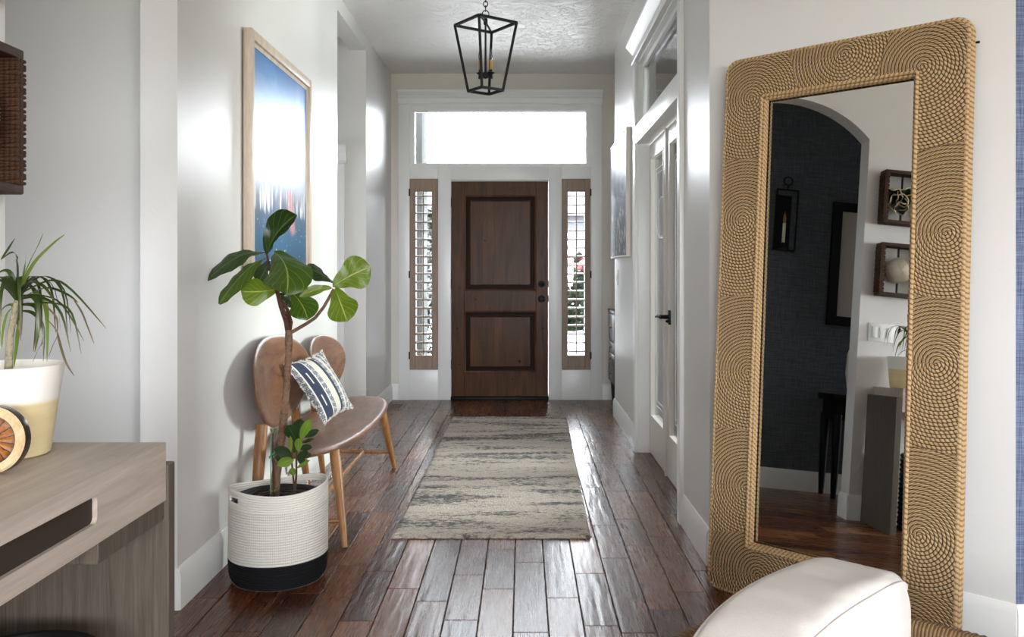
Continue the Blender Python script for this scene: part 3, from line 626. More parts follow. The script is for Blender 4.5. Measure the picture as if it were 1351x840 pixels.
cyl = [((23, 393), (24, 350), (17, 333), (1, 343), 5, 0), ((24, 388), (45, 348), (70, 322), (86, 309), 6.5, 1), ((24, 383), (40, 345), (50, 325), (57, 308), 3.2, 1), ((2, 342), (10, 330), (15, 322), (20, 314), 3, 0),
 ((26, 388), (67, 370), (95, 383), (140, 433), 3.4, 0), ((24, 395), (60, 380), (88, 388), (103, 399), 3.6, 0), ((98, 396), (108, 412), (116, 432), (124, 453), 1.6, 2), ((26, 390), (55, 390), (82, 402), (111, 450), 2.8, 0), ((26, 395), (57, 393), (81, 414), (93, 464), 3.2, 0),
 ((26, 402), (71, 400), (95, 414), (107, 467), 2.6, 0), ((24, 390), (31, 374), (50, 395), (44, 464), 7.5, 0), ((24, 402), (48, 405), (51, 433), (46, 464), 6, 0), ((26, 395), (52, 390), (62, 414), (62, 477), 6.5, 1), ((29, 410), (45, 414), (57, 433), (57, 476), 4.5, 0),
 ((59, 402), (74, 418), (76, 430), (76, 438), 2, 2), ((76, 440), (81, 460), (88, 480), (98, 496), 2.4, 2), ((62, 421), (76, 439), (70, 455), (64, 471), 1.2, 2), ((17, 400), (24, 418), (24, 440), (18, 487), 8, 1), ((24, 390), (14, 361), (2, 358), (-14, 372), 5.5, 0), ((24, 398), (10, 380), (-6, 384), (-20, 410), 5.5, 0),
 ((22, 402), (8, 404), (-4, 420), (-12, 448), 5, 0), ((23, 392), (30, 368), (33, 350), (35, 334), 2.2, 1), ((24, 395), (16, 372), (6, 366), (-8, 384), 5, 0), ((20, 404), (10, 414), (4, 436), (2, 460), 4, 1), ((26, 400), (38, 390), (50, 402), (52, 445), 6, 0), ((25, 388), (38, 372), (58, 378), (72, 398), 4.5, 0), ((57, 440), (56, 452), (50, 462), (43, 478), 2, 2)]
Rl = random.Random(3)
for i, (a, b, c, d, wd, kind) in enumerate(cyl):
    dz = Rl.uniform(-0.11, 0.09); base_d = 1.83
    m = MB(); leaf_strip(m, [at(*a, base_d), at(*b, base_d+dz*0.5), at(*c, base_d+dz*0.85), at(*d, base_d+dz)], wd/FOC*base_d*1.15)
    m.build('leaf', (YUC, YUCY, YUCD)[kind], dr, 60)
for i in range(12):   # the far and near sides of the rosette
    a = PI*(0.15+0.7*i/12)+(PI if i % 2 else 0); r = 0.09+0.05*Rl.random(); c0 = at(23, 396, 1.83)
    m = MB(); leaf_strip(m, [c0, c0+Vector((math.cos(a)*r*0.5*0.5, math.sin(a)*r*0.5, 0.05)), c0+Vector((math.cos(a)*r*0.5, math.sin(a)*r, 0.02)), c0+Vector((math.cos(a)*r*0.6, math.sin(a)*r*1.15, -0.08))], 0.008, (0, 0, 1)); m.build('leaf', YUC, dr, 60)

# amber ammonite disc in a pale ring
OC = Vector(((-10-CX)/FOC*1.66, 1.66, TTZ+0.0655))
orn = thing('ornament_disc', 'round amber fossil slice in a pale ring standing on the console table', 'ornament', (OC.x, OC.y, TTZ))
ax = Vector((0.10, -1, 0.06)).normalized(); q = ax.to_track_quat('Z', 'Y').to_matrix()
MB().lathe([(0.046, 0.004), (0.0475, 0.013), (0.060, 0.015), (0.0645, 0.010)], tuple(OC), 48, ax, False).build('pale_ring', m_wood('pale_horn', (196, 166, 122), (226, 204, 164), 0.25, (30, 30, 30), 1.5), orn)
MB().lathe([(0.0646, 0.0095), (0.0655, 0.006), (0.0655, -0.012), (0.062, -0.014), (0.001, -0.014)], tuple(OC), 48, ax, False).build('dark_rim', plain('dark_rim_horn', (44, 34, 26), 0.18), orn)
def m_amber():
    t = NT('amber_fossil', 0.3); uv = t.sep(t.coord('UV')); n = t.noise(t.coord(), 130, 3, 0.6, col=False)
    n2 = t.math('SUBTRACT', t.noise(t.coord(), 90, 2, 0.6), 0.5)
    sp = t.math('ABSOLUTE', t.math('SUBTRACT', t.math('FRACT', t.math('ADD', t.math('MULTIPLY', uv[0], 16), t.math('MULTIPLY', n2, 0.7))), 0.5))
    c = t.mix(n, lin((88, 44, 10)), lin((172, 104, 28))); c = t.mix(t.ramp(uv[1], [(0.0, (1, 1, 1, 1)), (0.45, (0, 0, 0, 1))]), c, lin((226, 176, 78))); c = t.mix(t.ramp(uv[1], [(0.82, (0, 0, 0, 1)), (1, (1, 1, 1, 1))]), c, lin((66, 38, 12)))
    t.base(t.mix(t.ramp(sp, [(0.05, (1, 1, 1, 1)), (0.11, (0, 0, 0, 1))]), c, lin((24, 15, 8)))); t.bump(sp, 0.4, 0.003); return t.m
dm = MB(); nn = 48
def disc(u, v): r = 0.046*v; a = 2*PI*u; return OC+q @ Vector((r*math.cos(a), r*math.sin(a), 0.010-0.003*v))
dm.grid(disc, 48, 6).build('fossil_face', m_amber(), orn)

# woven box frames on the wall above the console table
WOV = m_rope('dark_woven_reed', (34, 20, 13), (92, 60, 38), (58, 36, 22), 80, True, 0.8)
WOVB = m_wood('dark_reed_frame', (44, 26, 17), (86, 54, 34), 0.7, (20, 20, 260), 0.4, 0.6)
XF0, XF1 = XL+0.001, -1.150
def box_frame(label, z0, z1, y0=1.695, y1=1.993):
    o = thing('wall_box_frame', label, 'wall decor', (XL, (y0+y1)/2, z0), 'woven box frames above the console table')
    t = 0.022
    for nm, b in (('frame_side', (y0, y0+t, z0+t, z1-t)), ('frame_side', (y1-t, y1, z0+t, z1-t)), ('frame_rail', (y0, y1, z0, z0+t)), ('frame_rail', (y0, y1, z1-t, z1))):
        MB().rbox(XF0, XF1, b[0], b[1], b[2], b[3], 0.004, 2).build(nm, WOVB, o)
    # reed wrapped round the far side
    for (ya, yb) in ((y1-t, y1), (y0, y0+t)):
        m = MB(); nr = int((z1-z0-2*t)/0.0075)
        for i in range(nr):
            z = z0+t+(i+0.5)*(z1-z0-2*t)/nr; sk = 0.004*math.sin(i*1.7)
            m.tube([(XF0+0.004, ya-0.001, z-sk), (XF1+0.001, ya-0.001, z+sk), (XF1+0.001, yb+0.001, z+sk), (XF0+0.004, yb+0.001, z-sk)], 0.0042, 5)
        m.build('reed_wrap', WOV, o, 60, 'stuff')
    ym, zm = (y0+y1)/2+0.02, (z0+z1)/2
    MB().box(XF0+0.03, XF0+0.038, ym-0.005, ym+0.005, z0+t, z1-t).build('cross_bar', BLACK, o); MB().box(XF0+0.03, XF0+0.038, y0+t, y1-t, zm-0.005, zm+0.005).build('cross_bar', BLACK, o)
    return o, Vector((XF0+0.04, ym, zm))
f1, c1 = box_frame('dark woven box frame holding a pale ribbed shell, lower of two', 1.390, 1.722)
f2, c2 = box_frame('dark woven box frame holding green ruffled coral, upper of two', 1.845, 2.185)
m = MB()
def shell(u, v):
    a = 2*PI*u; r = 0.082*v*(1+0.03*math.sin(a*5)); h = 0.045*math.sqrt(max(0, 1-v*v))+0.0045*math.sin(a*46)*v
    return c1+Vector((0.004+h, r*math.cos(a), r*math.sin(a)))
m.grid(shell, 184, 10).build('ribbed_shell', plain('bleached_shell', (206, 200, 186), 0.7, 0, 0.3, (120, 0.4, 0.004), 0.15), f1)
CORA, CORB = plain('coral_green', (54, 72, 66), 0.6, 0, 0.4, (40, 0.4, 0.004), 0.3), plain('coral_cream', (200, 188, 150), 0.6)
for i, (dy, dz, rad, tilt) in enumerate(((0.055, 0.02, 0.052, 0.5), (0.03, -0.02, 0.056, 0.2), (-0.005, 0.012, 0.06, -0.1), (-0.04, -0.015, 0.055, -0.4), (-0.07, 0.02, 0.045, -0.6), (0.01, -0.055, 0.04, 0.3))):
    Rm = Matrix.Rotation(tilt, 3, 'Z') @ Matrix.Rotation(0.5*tilt+0.4, 3, 'Y')
    def ruff(u, v, k=0.0):
        a = 2*PI*u; r = rad*(0.15+0.85*v); h = 0.018*v*v*math.sin(a*5+i)+0.03*v*v+k
        return c2+Vector((0.015, dy, dz))+Rm @ Vector((h, r*math.cos(a), r*math.sin(a)))
    g = MB().grid(ruff, 40, 5).build('coral_fold', CORA, f2, 80)
    MB().tube([ruff(k/40, 1.0) for k in range(40)], 0.004, 5, True).build('coral_lip', CORB, g, 80)

sw = thing('light_switch', 'white triple rocker switch plate on the wall, seen in the mirror', 'switch', (XL, 1.93, 1.10))
MB().rbox(XL, XL+0.006, 1.845, 2.012, 1.105, 1.22, 0.002).build('plate', TRIM, sw)
for i in range(3): MB().rbox(XL+0.006, XL+0.010, 1.868+0.046*i, 1.898+0.046*i, 1.13, 1.195, 0.002).build('rocker', TRIM, sw)
hb = thing('black_basket', 'black woven basket on the floor under the console table', 'basket', (-1.0, 1.72, 0))
m = MB()
for i in range(16): m.tube([(-1.0+0.15*math.cos(a), 1.70+0.15*math.sin(a), 0.012+i*0.028) for a in [2*PI*k/28 for k in range(28)]], 0.014, 6, True)
m.build('coil_wall', BLACK, hb); MB().lathe([(0.14, 0.0), (0.14, 0.02)], (-1.0, 1.70, 0), 24).build('coil_base', BLACK, hb)

# ------------------------------------------------------------------ things in the side hall, seen only in the mirror
XN = -2.42
sc = thing('wall_sconce', 'black iron candle sconce on the navy wall, seen in the mirror', 'sconce', (XN, 2.25, 1.8))
MB().rbox(XN, XN+0.012, 2.19, 2.315, 1.80, 2.225, 0.003, 1).build('back_plate', BLACK, sc)
fr = MB(); yy0, yy1, zz0, zz1 = 2.165, 2.325, 1.79, 2.255
for a, b in (((yy0, zz0), (yy1, zz0)), ((yy1, zz0), (yy1, zz1)), ((yy1, zz1), (yy0, zz1)), ((yy0, zz1), (yy0, zz0))): fr.bar((XN+0.07, *a), (XN+0.07, *b), 0.009)
for y in (yy0, yy1):
    for z in (zz0, zz1): fr.bar((XN, y, z), (XN+0.07, y, z), 0.004)
fr.build('open_frame', BLACK, sc)
MB().tube([(XN+0.07, 2.245+0.032*math.cos(a), 2.325+0.032*math.sin(a)) for a in [2*PI*k/20 for k in range(20)]], 0.005, 6, True).bar((XN+0.07, 2.245, 2.255), (XN+0.07, 2.245, 2.293), 0.006).build('hanging_ring', BLACK, sc)
MB().lathe([(0.028, 1.80), (0.03, 1.808), (0.012, 1.812), (0.013, 1.85)], (XN+0.055, 2.25, 0), 14).bar((XN, 2.25, 1.805), (XN+0.055, 2.25, 1.805), 0.006).build('candle_cup', BLACK, sc)
MB().lathe([(0.012, 1.85), (0.012, 2.0)], (XN+0.055, 2.25, 0), 14).build('candle_sleeve', plain('ivory_candle', (222, 214, 190), 0.6), sc)
MB().lathe([(0.006, 2.0), (0.014, 2.025), (0.011, 2.05), (0.002, 2.09)], (XN+0.055, 2.25, 0), 12).build('candle_bulb', plain('amber_bulb', (150, 120, 76), 0.15), sc)
pc = thing('wall_picture', 'large black framed picture on the navy wall, seen in the mirror', 'picture', (XN, 1.6, 1.27))
m = MB(); wall_holes(m, 'x', XN, XN+0.035, 1.30, 1.87, 1.26, 2.21, [(1.37, 1.80, 1.33, 2.14)]); m.build('frame', BLACK, pc)
MB().box(XN+0.004, XN+0.010, 1.37, 1.80, 1.33, 2.14).build('mat_board', plain('taupe_mat', (190, 180, 170), 0.7), pc)
cn = thing('black_console', 'black side console against the navy wall, seen in the mirror', 'console', (-2.27, 1.55, 0))
MB().rbox(XN+0.018, -2.08, 1.12, 1.90, 0.70, 0.745, 0.004).build('console_top', BLACK, cn); MB().rbox(XN+0.02, -2.11, 1.16, 1.86, 0.56, 0.70, 0.004).build('apron', BLACK, cn)
for x in (XN+0.04, -2.13):
    for y in (1.18, 1.84): MB().tube([(x, y, 0), (x, y, 0.12), (x, y, 0.5), (x, y, 0.6)], [0.018, 0.024, 0.032, 0.034], 8).build('leg', BLACK, cn)
vs_ = thing('cream_vase', 'tall pale rounded vase on the black console, seen in the mirror', 'vase', (-2.22, 1.66, 0.745))
MB().lathe([(0.06, 0), (0.085, 0.03), (0.105, 0.16), (0.10, 0.30), (0.06, 0.41), (0.04, 0.44), (0.045, 0.47)], (-2.22, 1.66, 0.745), 24).build('vase_body', plain('cream_ceramic', (214, 208, 196), 0.4), vs_)

# ------------------------------------------------------------------ pictures in the hall
def m_art_left():
    t = NT('abstract_seascape', 0.38, 0, 0.35); s = t.sep(t.coord('UV')); v = s[1]
    n = t.noise(t.coord('UV', scale=(3.0, 3.0, 1)), 1, 5, 0.65, 0.8); streak = t.noise(t.coord('UV', scale=(26, 2.2, 1)), 1, 3, 0.6, 0.3)
    vv = t.math('ADD', v, t.math('MULTIPLY', t.math('SUBTRACT', n, 0.5), 0.16))
    c = t.ramp(vv, [(0.0, (26, 62, 92)), (0.16, (42, 92, 124)), (0.27, (70, 92, 118)), (0.34, (112, 118, 136)), (0.43, (172, 178, 196)), (0.62, (204, 212, 226)), (0.78, (152, 184, 218)), (0.92, (84, 134, 190)), (1.0, (60, 110, 172))])
    wf = t.ramp(t.math('MULTIPLY', t.ramp(streak, [(0.47, (0, 0, 0, 1)), (0.60, (1, 1, 1, 1))]), t.ramp(vv, [(0.24, (0, 0, 0, 1)), (0.33, (1, 1, 1, 1)), (0.46, (0, 0, 0, 1))])), [(0.2, (0, 0, 0, 1)), (0.6, (1, 1, 1, 1))])
    c = t.mix(wf, c, lin((226, 226, 228)))
    du = t.math('ABSOLUTE', t.math('SUBTRACT', t.math('ADD', s[0], t.math('MULTIPLY', v, 0.35)), 0.78)); pk = t.math('MULTIPLY', t.ramp(du, [(0.03, (1, 1, 1, 1)), (0.07, (0, 0, 0, 1))]), t.ramp(vv, [(0.17, (0, 0, 0, 1)), (0.2, (1, 1, 1, 1)), (0.37, (1, 1, 1, 1)), (0.43, (0, 0, 0, 1))]))
    c = t.mix(t.math('MULTIPLY', pk, 0.8), c, lin((196, 138, 142)))
    sp = t.noise(t.coord('UV', scale=(30, 60, 1)), 1, 3, 0.6); fl = t.math('MULTIPLY', t.ramp(sp, [(0.64, (0, 0, 0, 1)), (0.68, (1, 1, 1, 1))]), t.ramp(v, [(0.24, (1, 1, 1, 1)), (0.3, (0, 0, 0, 1))]))
    c = t.mix(fl, c, lin((206, 216, 222))); t.base(c); t.bump(n, 0.2, 0.003); return t.m
def m_art_right():
    t = NT('abstract_storm', 0.4); s = t.sep(t.coord('UV')); n = t.noise(t.coord('UV', scale=(3, 3, 1)), 1, 6, 0.7, 1.2); f = t.noise(t.coord('UV', scale=(14, 9, 1)), 1, 4, 0.7, 1.0)
    vv = t.math('ADD', s[1], t.math('MULTIPLY', t.math('SUBTRACT', n, 0.5), 0.9))
    c = t.ramp(vv, [(0.0, (40, 48, 62)), (0.25, (62, 70, 88)), (0.45, (84, 90, 108)), (0.6, (148, 152, 168)), (0.8, (206, 208, 218)), (1.0, (226, 228, 234))])
    c = t.mix(t.math('MULTIPLY', t.ramp(f, [(0.56, (0, 0, 0, 1)), (0.62, (1, 1, 1, 1))]), t.ramp(s[1], [(0.3, (1, 1, 1, 1)), (0.6, (0, 0, 0, 1))])), c, lin((198, 196, 186))); t.base(c); t.bump(f, 0.3, 0.003); return t.m
PFR = m_wood('washed_wood_frame', (196, 176, 156), (222, 208, 192), 0.4, (26, 26, 3), 0.8, 0.05)
y0, y1, z0, z1 = 3.815, 4.90, 1.150, 2.290; x0 = XL
pl = thing('framed_painting', 'blue and white abstract seascape in a washed wood frame above the bench', 'painting', (XL, 4.36, z0))
fw = 0.045
for nm, b in (('frame_stile', (y0, y0+fw, z0, z1)), ('frame_stile', (y1-fw, y1, z0, z1)), ('frame_rail', (y0+fw, y1-fw, z0, z0+fw)), ('frame_rail', (y0+fw, y1-fw, z1-fw, z1))):
    MB().rbox(x0+0.006, x0+0.045, *b, 0.003, 2).build(nm, PFR, pl)
for nm, b in (('inner_stile', (y0+fw, y0+fw+.02, z0+fw, z1-fw)), ('inner_stile', (y1-fw-.02, y1-fw, z0+fw, z1-fw)), ('inner_rail', (y0+fw+.02, y1-fw-.02, z0+fw, z0+fw+.02)), ('inner_rail', (y0+fw+.02, y1-fw-.02, z1-fw-.02, z1-fw))):
    MB().box(x0+0.006, x0+0.030, *b).build(nm, PFR, pl)
MB().add([(x0+0.028, y0+fw+.015, z0+fw+.015), (x0+0.028, y1-fw-.015, z0+fw+.015), (x0+0.028, y1-fw-.015, z1-fw-.015), (x0+0.028, y0+fw+.015, z1-fw-.015)], [(0, 1, 2, 3)], [[(0, 0), (1, 0), (1, 1), (0, 1)]]).build('canvas', m_art_left(), pl)
MB().box(x0+0.002, x0+0.026, y0+0.01, y1-0.01, z0+0.01, z1-0.01).build('backing', plain('frame_back', (60, 50, 42), 0.8), pl)
pr = thing('canvas_painting', 'grey blue stormy abstract canvas on the right wall past the glass doors', 'painting', (XR, 6.65, 1.31))
y0, y1, z0, z1, xf2 = 6.14, 7.22, 1.315, 2.240, 0.732
for nm, b in (('frame_stile', (y0, y0+.014, z0, z1)), ('frame_stile', (y1-.014, y1, z0, z1)), ('frame_rail', (y0+.014, y1-.014, z0, z0+.014)), ('frame_rail', (y0+.014, y1-.014, z1-.014, z1))):
    MB().rbox(xf2, XR-0.002, *b, 0.002, 1).build(nm, plain('white_float_frame', (214, 208, 200), 0.4) if nm == 'frame_stile' and b[0] == y0 else bpy.data.materials['white_float_frame'], pr)
MB().add([(xf2+.004, y0+.018, z0+.018), (xf2+.004, y0+.018, z1-.018), (xf2+.004, y1-.018, z1-.018), (xf2+.004, y1-.018, z0+.018)], [(0, 1, 2, 3)], [[(1, 0), (1, 1), (0, 1), (0, 0)]]).build('canvas', m_art_right(), pr)
MB().box(xf2+.006, XR-0.004, y0+.018, y1-.018, z0+.018, z1-.018).build('canvas_edge', plain('dark_gap', (50, 46, 44), 0.8), pr)
ls = thing('light_switch', 'small white switch plate below the stormy canvas on the right wall', 'switch', (XR, 7.03, 1.1))
MB().rbox(XR-0.006, XR, 6.99, 7.07, 1.10, 1.222, 0.002).build('plate', TRIM, ls); MB().rbox(XR-0.011, XR-0.006, 7.015, 7.045, 1.13, 1.19, 0.002).build('rocker', TRIM, ls)
# ------------------------------------------------------------------ lantern
LC = Vector((-0.234, 5.4, 0)); a0 = -PI/2-0.157; zt, zb = 2.756, 2.340; RT, RB = 0.197, 0.111
lan = thing('lantern_pendant', 'black open frame lantern pendant on a chain', 'lamp', (LC.x, LC.y, zb))
ptT = [LC+Vector((RT*math.cos(a0+k*PI/2), RT*math.sin(a0+k*PI/2), zt)) for k in range(4)]; ptB = [LC+Vector((RB*math.cos(a0+k*PI/2), RB*math.sin(a0+k*PI/2), zb)) for k in range(4)]
for k in range(4):
    MB().bar(ptT[k], ptT[(k+1) % 4], 0.0105).build('top_bar', BLACK, lan); MB().bar(ptB[k], ptB[(k+1) % 4], 0.0105).build('bottom_bar', BLACK, lan); MB().bar(ptT[k], ptB[k], 0.0115).build('strut', BLACK, lan)
ap = LC+Vector((0, 0, zt+0.012))
for k in (0, 2): MB().bar(ptT[k], ap, 0.006).build('top_arm', BLACK, lan)
MB().lathe([(0.006, zb+0.075), (0.018, zb+0.08), (0.02, zb+0.11), (0.007, zb+0.118), (0.006, zt-0.01), (0.013, zt), (0.013, zt+0.03), (0.005, zt+0.035)], tuple(LC), 12).build('center_rod', BLACK, lan)
for sgn in (-1, 1):
    c = LC+Vector((sgn*0.034, -sgn*0.006, 0)); MB().lathe([(0.012, zb+0.075), (0.010, zb+0.1), (0.022, zb+0.108), (0.023, zb+0.112), (0.010, zb+0.116), (0.010, zb+0.13)], tuple(c), 12).bar(LC+Vector((0, 0, zb+0.095)), c+Vector((0, 0, zb+0.095)), 0.007).build('candle_cup', BLACK, lan)
    sl = MB().lathe([(0.0095, zb+0.128), (0.0095, zb+0.19)], tuple(c), 14).build('candle_sleeve', BRASS, lan)
    MB().lathe([(0.006, zb+0.19), (0.011, zb+0.205), (0.012, zb+0.22), (0.007, zb+0.245), (0.001, zb+0.262)], tuple(c), 12).build('bulb', m_glass('bulb_glass') if sgn < 0 else bpy.data.materials['bulb_glass'], sl)
zc = zt+0.035; i = 0
while zc < CH-0.03:
    big = 0.021 if i == 0 else 0.013; ll = 0.05 if i == 0 else 0.036; d = Vector((1, 0, 0)) if i % 2 == 0 else Vector((0, 1, 0))
    MB().tube([LC+d*(big*math.cos(t))+Vector((0, 0, zc+ll*0.5+ll*0.5*math.sin(t))) for t in [2*PI*k/16 for k in range(16)]], 0.0032, 6, True).build('chain_link', BLACK, lan); zc += ll-0.007; i += 1
MB().lathe([(0.006, CH-0.03), (0.05, CH-0.022), (0.06, CH)], tuple(LC), 20).build('ceiling_canopy', BLACK, lan)

# ------------------------------------------------------------------ bench
bench = thing('wooden_bench', 'walnut bench with curved seat and two oval backs along the left wall', 'bench', (-0.98, 4.56, 0))
def seat_pt(a, r):
    c, s = math.cos(a), math.sin(a); e = 2/2.35; fx = (0.225 if c > 0 else 0.20)
    return -0.99+fx*math.copysign(abs(c)**e, c)*r, 4.56+0.885*math.copysign(abs(s)**e, s)*r
m = MB(); N = 64; rows = [(1e-3, .428), (.3, .428), (.6, .4295), (.85, .433), (.93, .4345), (.975, .431), (1, .424), (1, .416), (.97, .409), (.85, .406), (.4, .404), (1e-3, .404)]
m.v = [Vector((*seat_pt(2*PI*k/N, r), z)) for r, z in rows for k in range(N)]
for j in range(len(rows)-1):
    for k in range(N): m.f.append([j*N+k, j*N+(k+1) % N, (j+1)*N+(k+1) % N, (j+1)*N+k]); m.uv.append(None)
m.build('seat', BENCHW, bench, 50)
def bench_back(yc, hc, W, H, skew):
    def P(a, r, off):
        u = W*math.cos(a)*(1+skew*math.sin(a))*r; v = H*math.sin(a)*r
        x = -1.172-0.11*(v)+0.05*(u/W)**2+off; return Vector((x, yc+u, hc+v))
    rows = [(1e-3, .011), (.4, .011), (.8, .011), (.93, .010), (.98, .005), (1, 0), (.98, -.008), (.9, -.011), (.4, -.011), (1e-3, -.011)]; m = MB(); N = 56
    m.v = [P(2*PI*k/N, r, o) for r, o in rows for k in range(N)]
    for j in range(len(rows)-1):
        for k in range(N): m.f.append([j*N+k, j*N+(k+1) % N, (j+1)*N+(k+1) % N, (j+1)*N+k]); m.uv.append(None)
    m.build('backrest', BENCHW, bench, 60)
bench_back(4.10, 0.695, 0.465, 0.212, 0.16); bench_back(5.03, 0.66, 0.43, 0.18, 0.10)
def leg(foot, head, r0=0.0125, r1=0.025): return MB().tube([foot, Vector(foot).lerp(Vector(head), 0.45), Vector(foot).lerp(Vector(head), 0.85), head], [r0, (r0+r1)*0.53, r1, r1*0.92], 14).build('leg', LEGW, bench)
leg((-0.782, 3.795, 0), (-0.862, 3.945, 0.412)); leg((-0.792, 5.327, 0), (-0.85, 5.16, 0.412))
leg((-1.165, 3.72, 0), (-1.163, 3.85, 0.53), 0.016, 0.027); leg((-1.13, 5.275, 0), (-1.165, 5.16, 0.53), 0.014, 0.025)
leg((-1.14, 4.63, 0), (-1.165, 4.40, 0.52), 0.014, 0.024); leg((-1.13, 4.92, 0), (-1.165, 4.80, 0.52), 0.013, 0.022)
def ln(f, h, t): return Vector(f).lerp(Vector(h), t)
sa, sb = ln((-0.782, 3.795, 0), (-0.862, 3.945, 0.412), .26), ln((-1.165, 3.72, 0), (-1.163, 3.85, 0.53), .22)
sc_, sd = ln((-0.792, 5.327, 0), (-0.85, 5.16, 0.412), .26), ln((-1.13, 5.275, 0), (-1.165, 5.16, 0.53), .22)
MB().tube([sa, (sa+sb)/2, sb], [.009, .013, .009], 10).build('stretcher', LEGW, bench); MB().tube([sc_, (sc_+sd)/2, sd], [.009, .013, .009], 10).build('stretcher', LEGW, bench)
MB().tube([(sa+sb)/2, ((sa+sb)+(sc_+sd))/4, (sc_+sd)/2], [.010, .014, .010], 10).build('stretcher', LEGW, bench)

# pillow
def m_pillow():
    t = NT('woven_stripe_cloth', 0.9, 0, 0.15); s = t.sep(t.coord('UV')); u, v = s[0], s[1]
    cream, navy, white, pat = lin((206, 200, 186)), lin((15, 34, 66)), lin((224, 220, 210)), (1, 0, 1, 1)
    stops = [(0, 'p'), (.06, 'w'), (.085, 'n'), (.27, 'w'), (.295, 'p'), (.39, 'w'), (.405, 'c'), (.53, 'n'), (.595, 'p'), (.68, 'c'), (.75, 'p'), (.83, 'w'), (.855, 'p'), (.94, 'w'), (.96, 'p')]
    bc = t.ramp(u, [(p, {'p': lin((96, 104, 120)), 'w': white, 'n': navy, 'c': cream}[k]) for p, k in stops], True)
    pm = t.ramp(u, [(p, (1, 1, 1, 1) if k == 'p' else (0, 0, 0, 1)) for p, k in stops], True)
    blk = t.ramp(t.math('FRACT', t.math('ADD', t.math('MULTIPLY', v, 9), 0.0)), [(0.0, (1, 1, 1, 1)), (0.5, (0, 0, 0, 1))], True)
    nz = t.noise(t.coord('UV', scale=(60, 60, 1)), 1, 2, 0.6); tw = t.ramp(nz, [(0.46, lin((38, 46, 62))), (0.5, lin((168, 168, 164))), (0.58, lin((220, 216, 206)))], False)
    patc = t.mix(t.math('MULTIPLY', blk, 0.8), tw, lin((98, 108, 128))); c = t.mix(pm, bc, patc)
    dash = t.math('MULTIPLY', t.math('LESS_THAN', t.math('ABSOLUTE', t.math('SUBTRACT', u, 0.175)), 0.011), t.math('GREATER_THAN', t.math('FRACT', t.math('MULTIPLY', v, 2.6)), 0.52)); c = t.mix(dash, c, white)
    wv = t.noise(t.coord('UV', scale=(190, 190, 1)), 1, 2, 0.6); c = t.mix(t.math('MULTIPLY', wv, 0.25), c, lin((150, 150, 150))); t.base(c); t.bump(t.math('ADD', wv, t.math('MULTIPLY', nz, pm)), 0.6, 0.004); return t.m
TL, TR, BL, BR = Vector((-1.142, 4.135, .768)), Vector((-1.032, 4.44, .803)), Vector((-0.988, 4.30, .453)), Vector((-0.908, 4.61, .486))
pn = ((TR-TL).cross(BL-TL)).normalized()
if pn.x < 0: pn = -pn
pil = thing('throw_pillow', 'navy and cream striped throw pillow leaning on the bench backs', 'pillow', tuple((BL+BR)/2))
def pil_pt(u, v, sgn):
    p = TL.lerp(TR, u).lerp(BL.lerp(BR, u), v); b = (max(0, 1-(2*u-1)**2)*max(0, 1-(2*v-1)**2))**0.55; c = (TL+TR+BL+BR)/4
    p = p+(c-p)*(0.10*(1-(2*u-1)**2)*(2*v-1)**2+0.10*(1-(2*v-1)**2)*(2*u-1)**2); return p+pn*sgn*(0.058 if sgn > 0 else 0.045)*b
PM = m_pillow(); MB().grid(lambda u, v: pil_pt(u, v, 1), 28, 28).build('cover_front', PM, pil, 80); MB().grid(lambda u, v: pil_pt(1-u, v, -1), 20, 20).build('cover_back', PM, pil, 80)
m = MB(); Rf = random.Random(5); cc = (TL+TR+BL+BR)/4
for k in range(260):
    e = k % 4; t = Rf.random(); u, v = ((t, 0), (1, t), (t, 1), (0, t))[e]; p = pil_pt(u, v, 1); d = ((p-cc).normalized()+Vector((Rf.uniform(-.6, .6), Rf.uniform(-.6, .6), Rf.uniform(-.6, .6)))).normalized()
    m.tube([p-d*0.003, p+d*Rf.uniform(.006, .012)], [0.003, 0.0012], 4)
m.build('fringe', plain('fringe_yarn', (176, 174, 168), 0.9, 0, 0.15, (200, 0.4, 0.003), 0.35), pil, 60, 'stuff')

# ------------------------------------------------------------------ basket planter and fig tree
BC = Vector((-0.972, 3.435, 0)); BRr = 0.187
bk = thing('rope_basket', 'white cotton rope basket with black base on the floor before the bench', 'basket', tuple(BC))
def m_cotton(name, c, stitch, s):
    t = NT(name, 0.85, 0, 0.15); uv = t.sep(t.coord('UV')); n = t.noise(t.coord(), 180, 2, 0.6)
    z = t.math('ABSOLUTE', t.math('SUBTRACT', t.math('FRACT', t.math('MULTIPLY', uv[0], 130)), 0.5)); zz = t.math('ABSOLUTE', t.math('SUBTRACT', t.math('FRACT', t.math('ADD', uv[1], t.math('MULTIPLY', z, 0.36))), 0.5))
    line = t.math('MULTIPLY', t.ramp(zz, [(0.40, (0, 0, 0, 1)), (0.46, (1, 1, 1, 1))]), s); b = t.mix(t.math('MULTIPLY', n, 0.5), lin(c), lin([x*0.86 for x in c])); t.base(t.mix(line, b, lin(stitch))); t.bump(n, 0.35, 0.002); return t.m
CW, CS, CB = m_cotton('white_cotton_rope', (226, 222, 214), (190, 186, 180), 0.5), m_cotton('stitched_cotton_rope', (222, 218, 210), (44, 43, 44), 1.0), m_cotton('black_cotton_rope', (24, 24, 26), (10, 10, 10), 0.5)
def bk_r(z, a): return BRr*(0.955+0.045*math.sin(min(1, z/0.09)*PI/2))*(1+0.012*math.sin(3*a+1.0)*z/0.36)-0.012*math.exp(-((z-0.0)/0.02)**2)
def bk_dz(z, a): return (z/0.36)**2*(0.012*math.cos(2*(a-0.5))-0.004)+0.010*math.sin(a+2.2)*(z/0.36)
hand = lambda a: min(abs((a-(PI*1.245)+PI) % (2*PI)-PI), abs((a-(PI*0.29)+PI) % (2*PI)-PI)) < 0.19
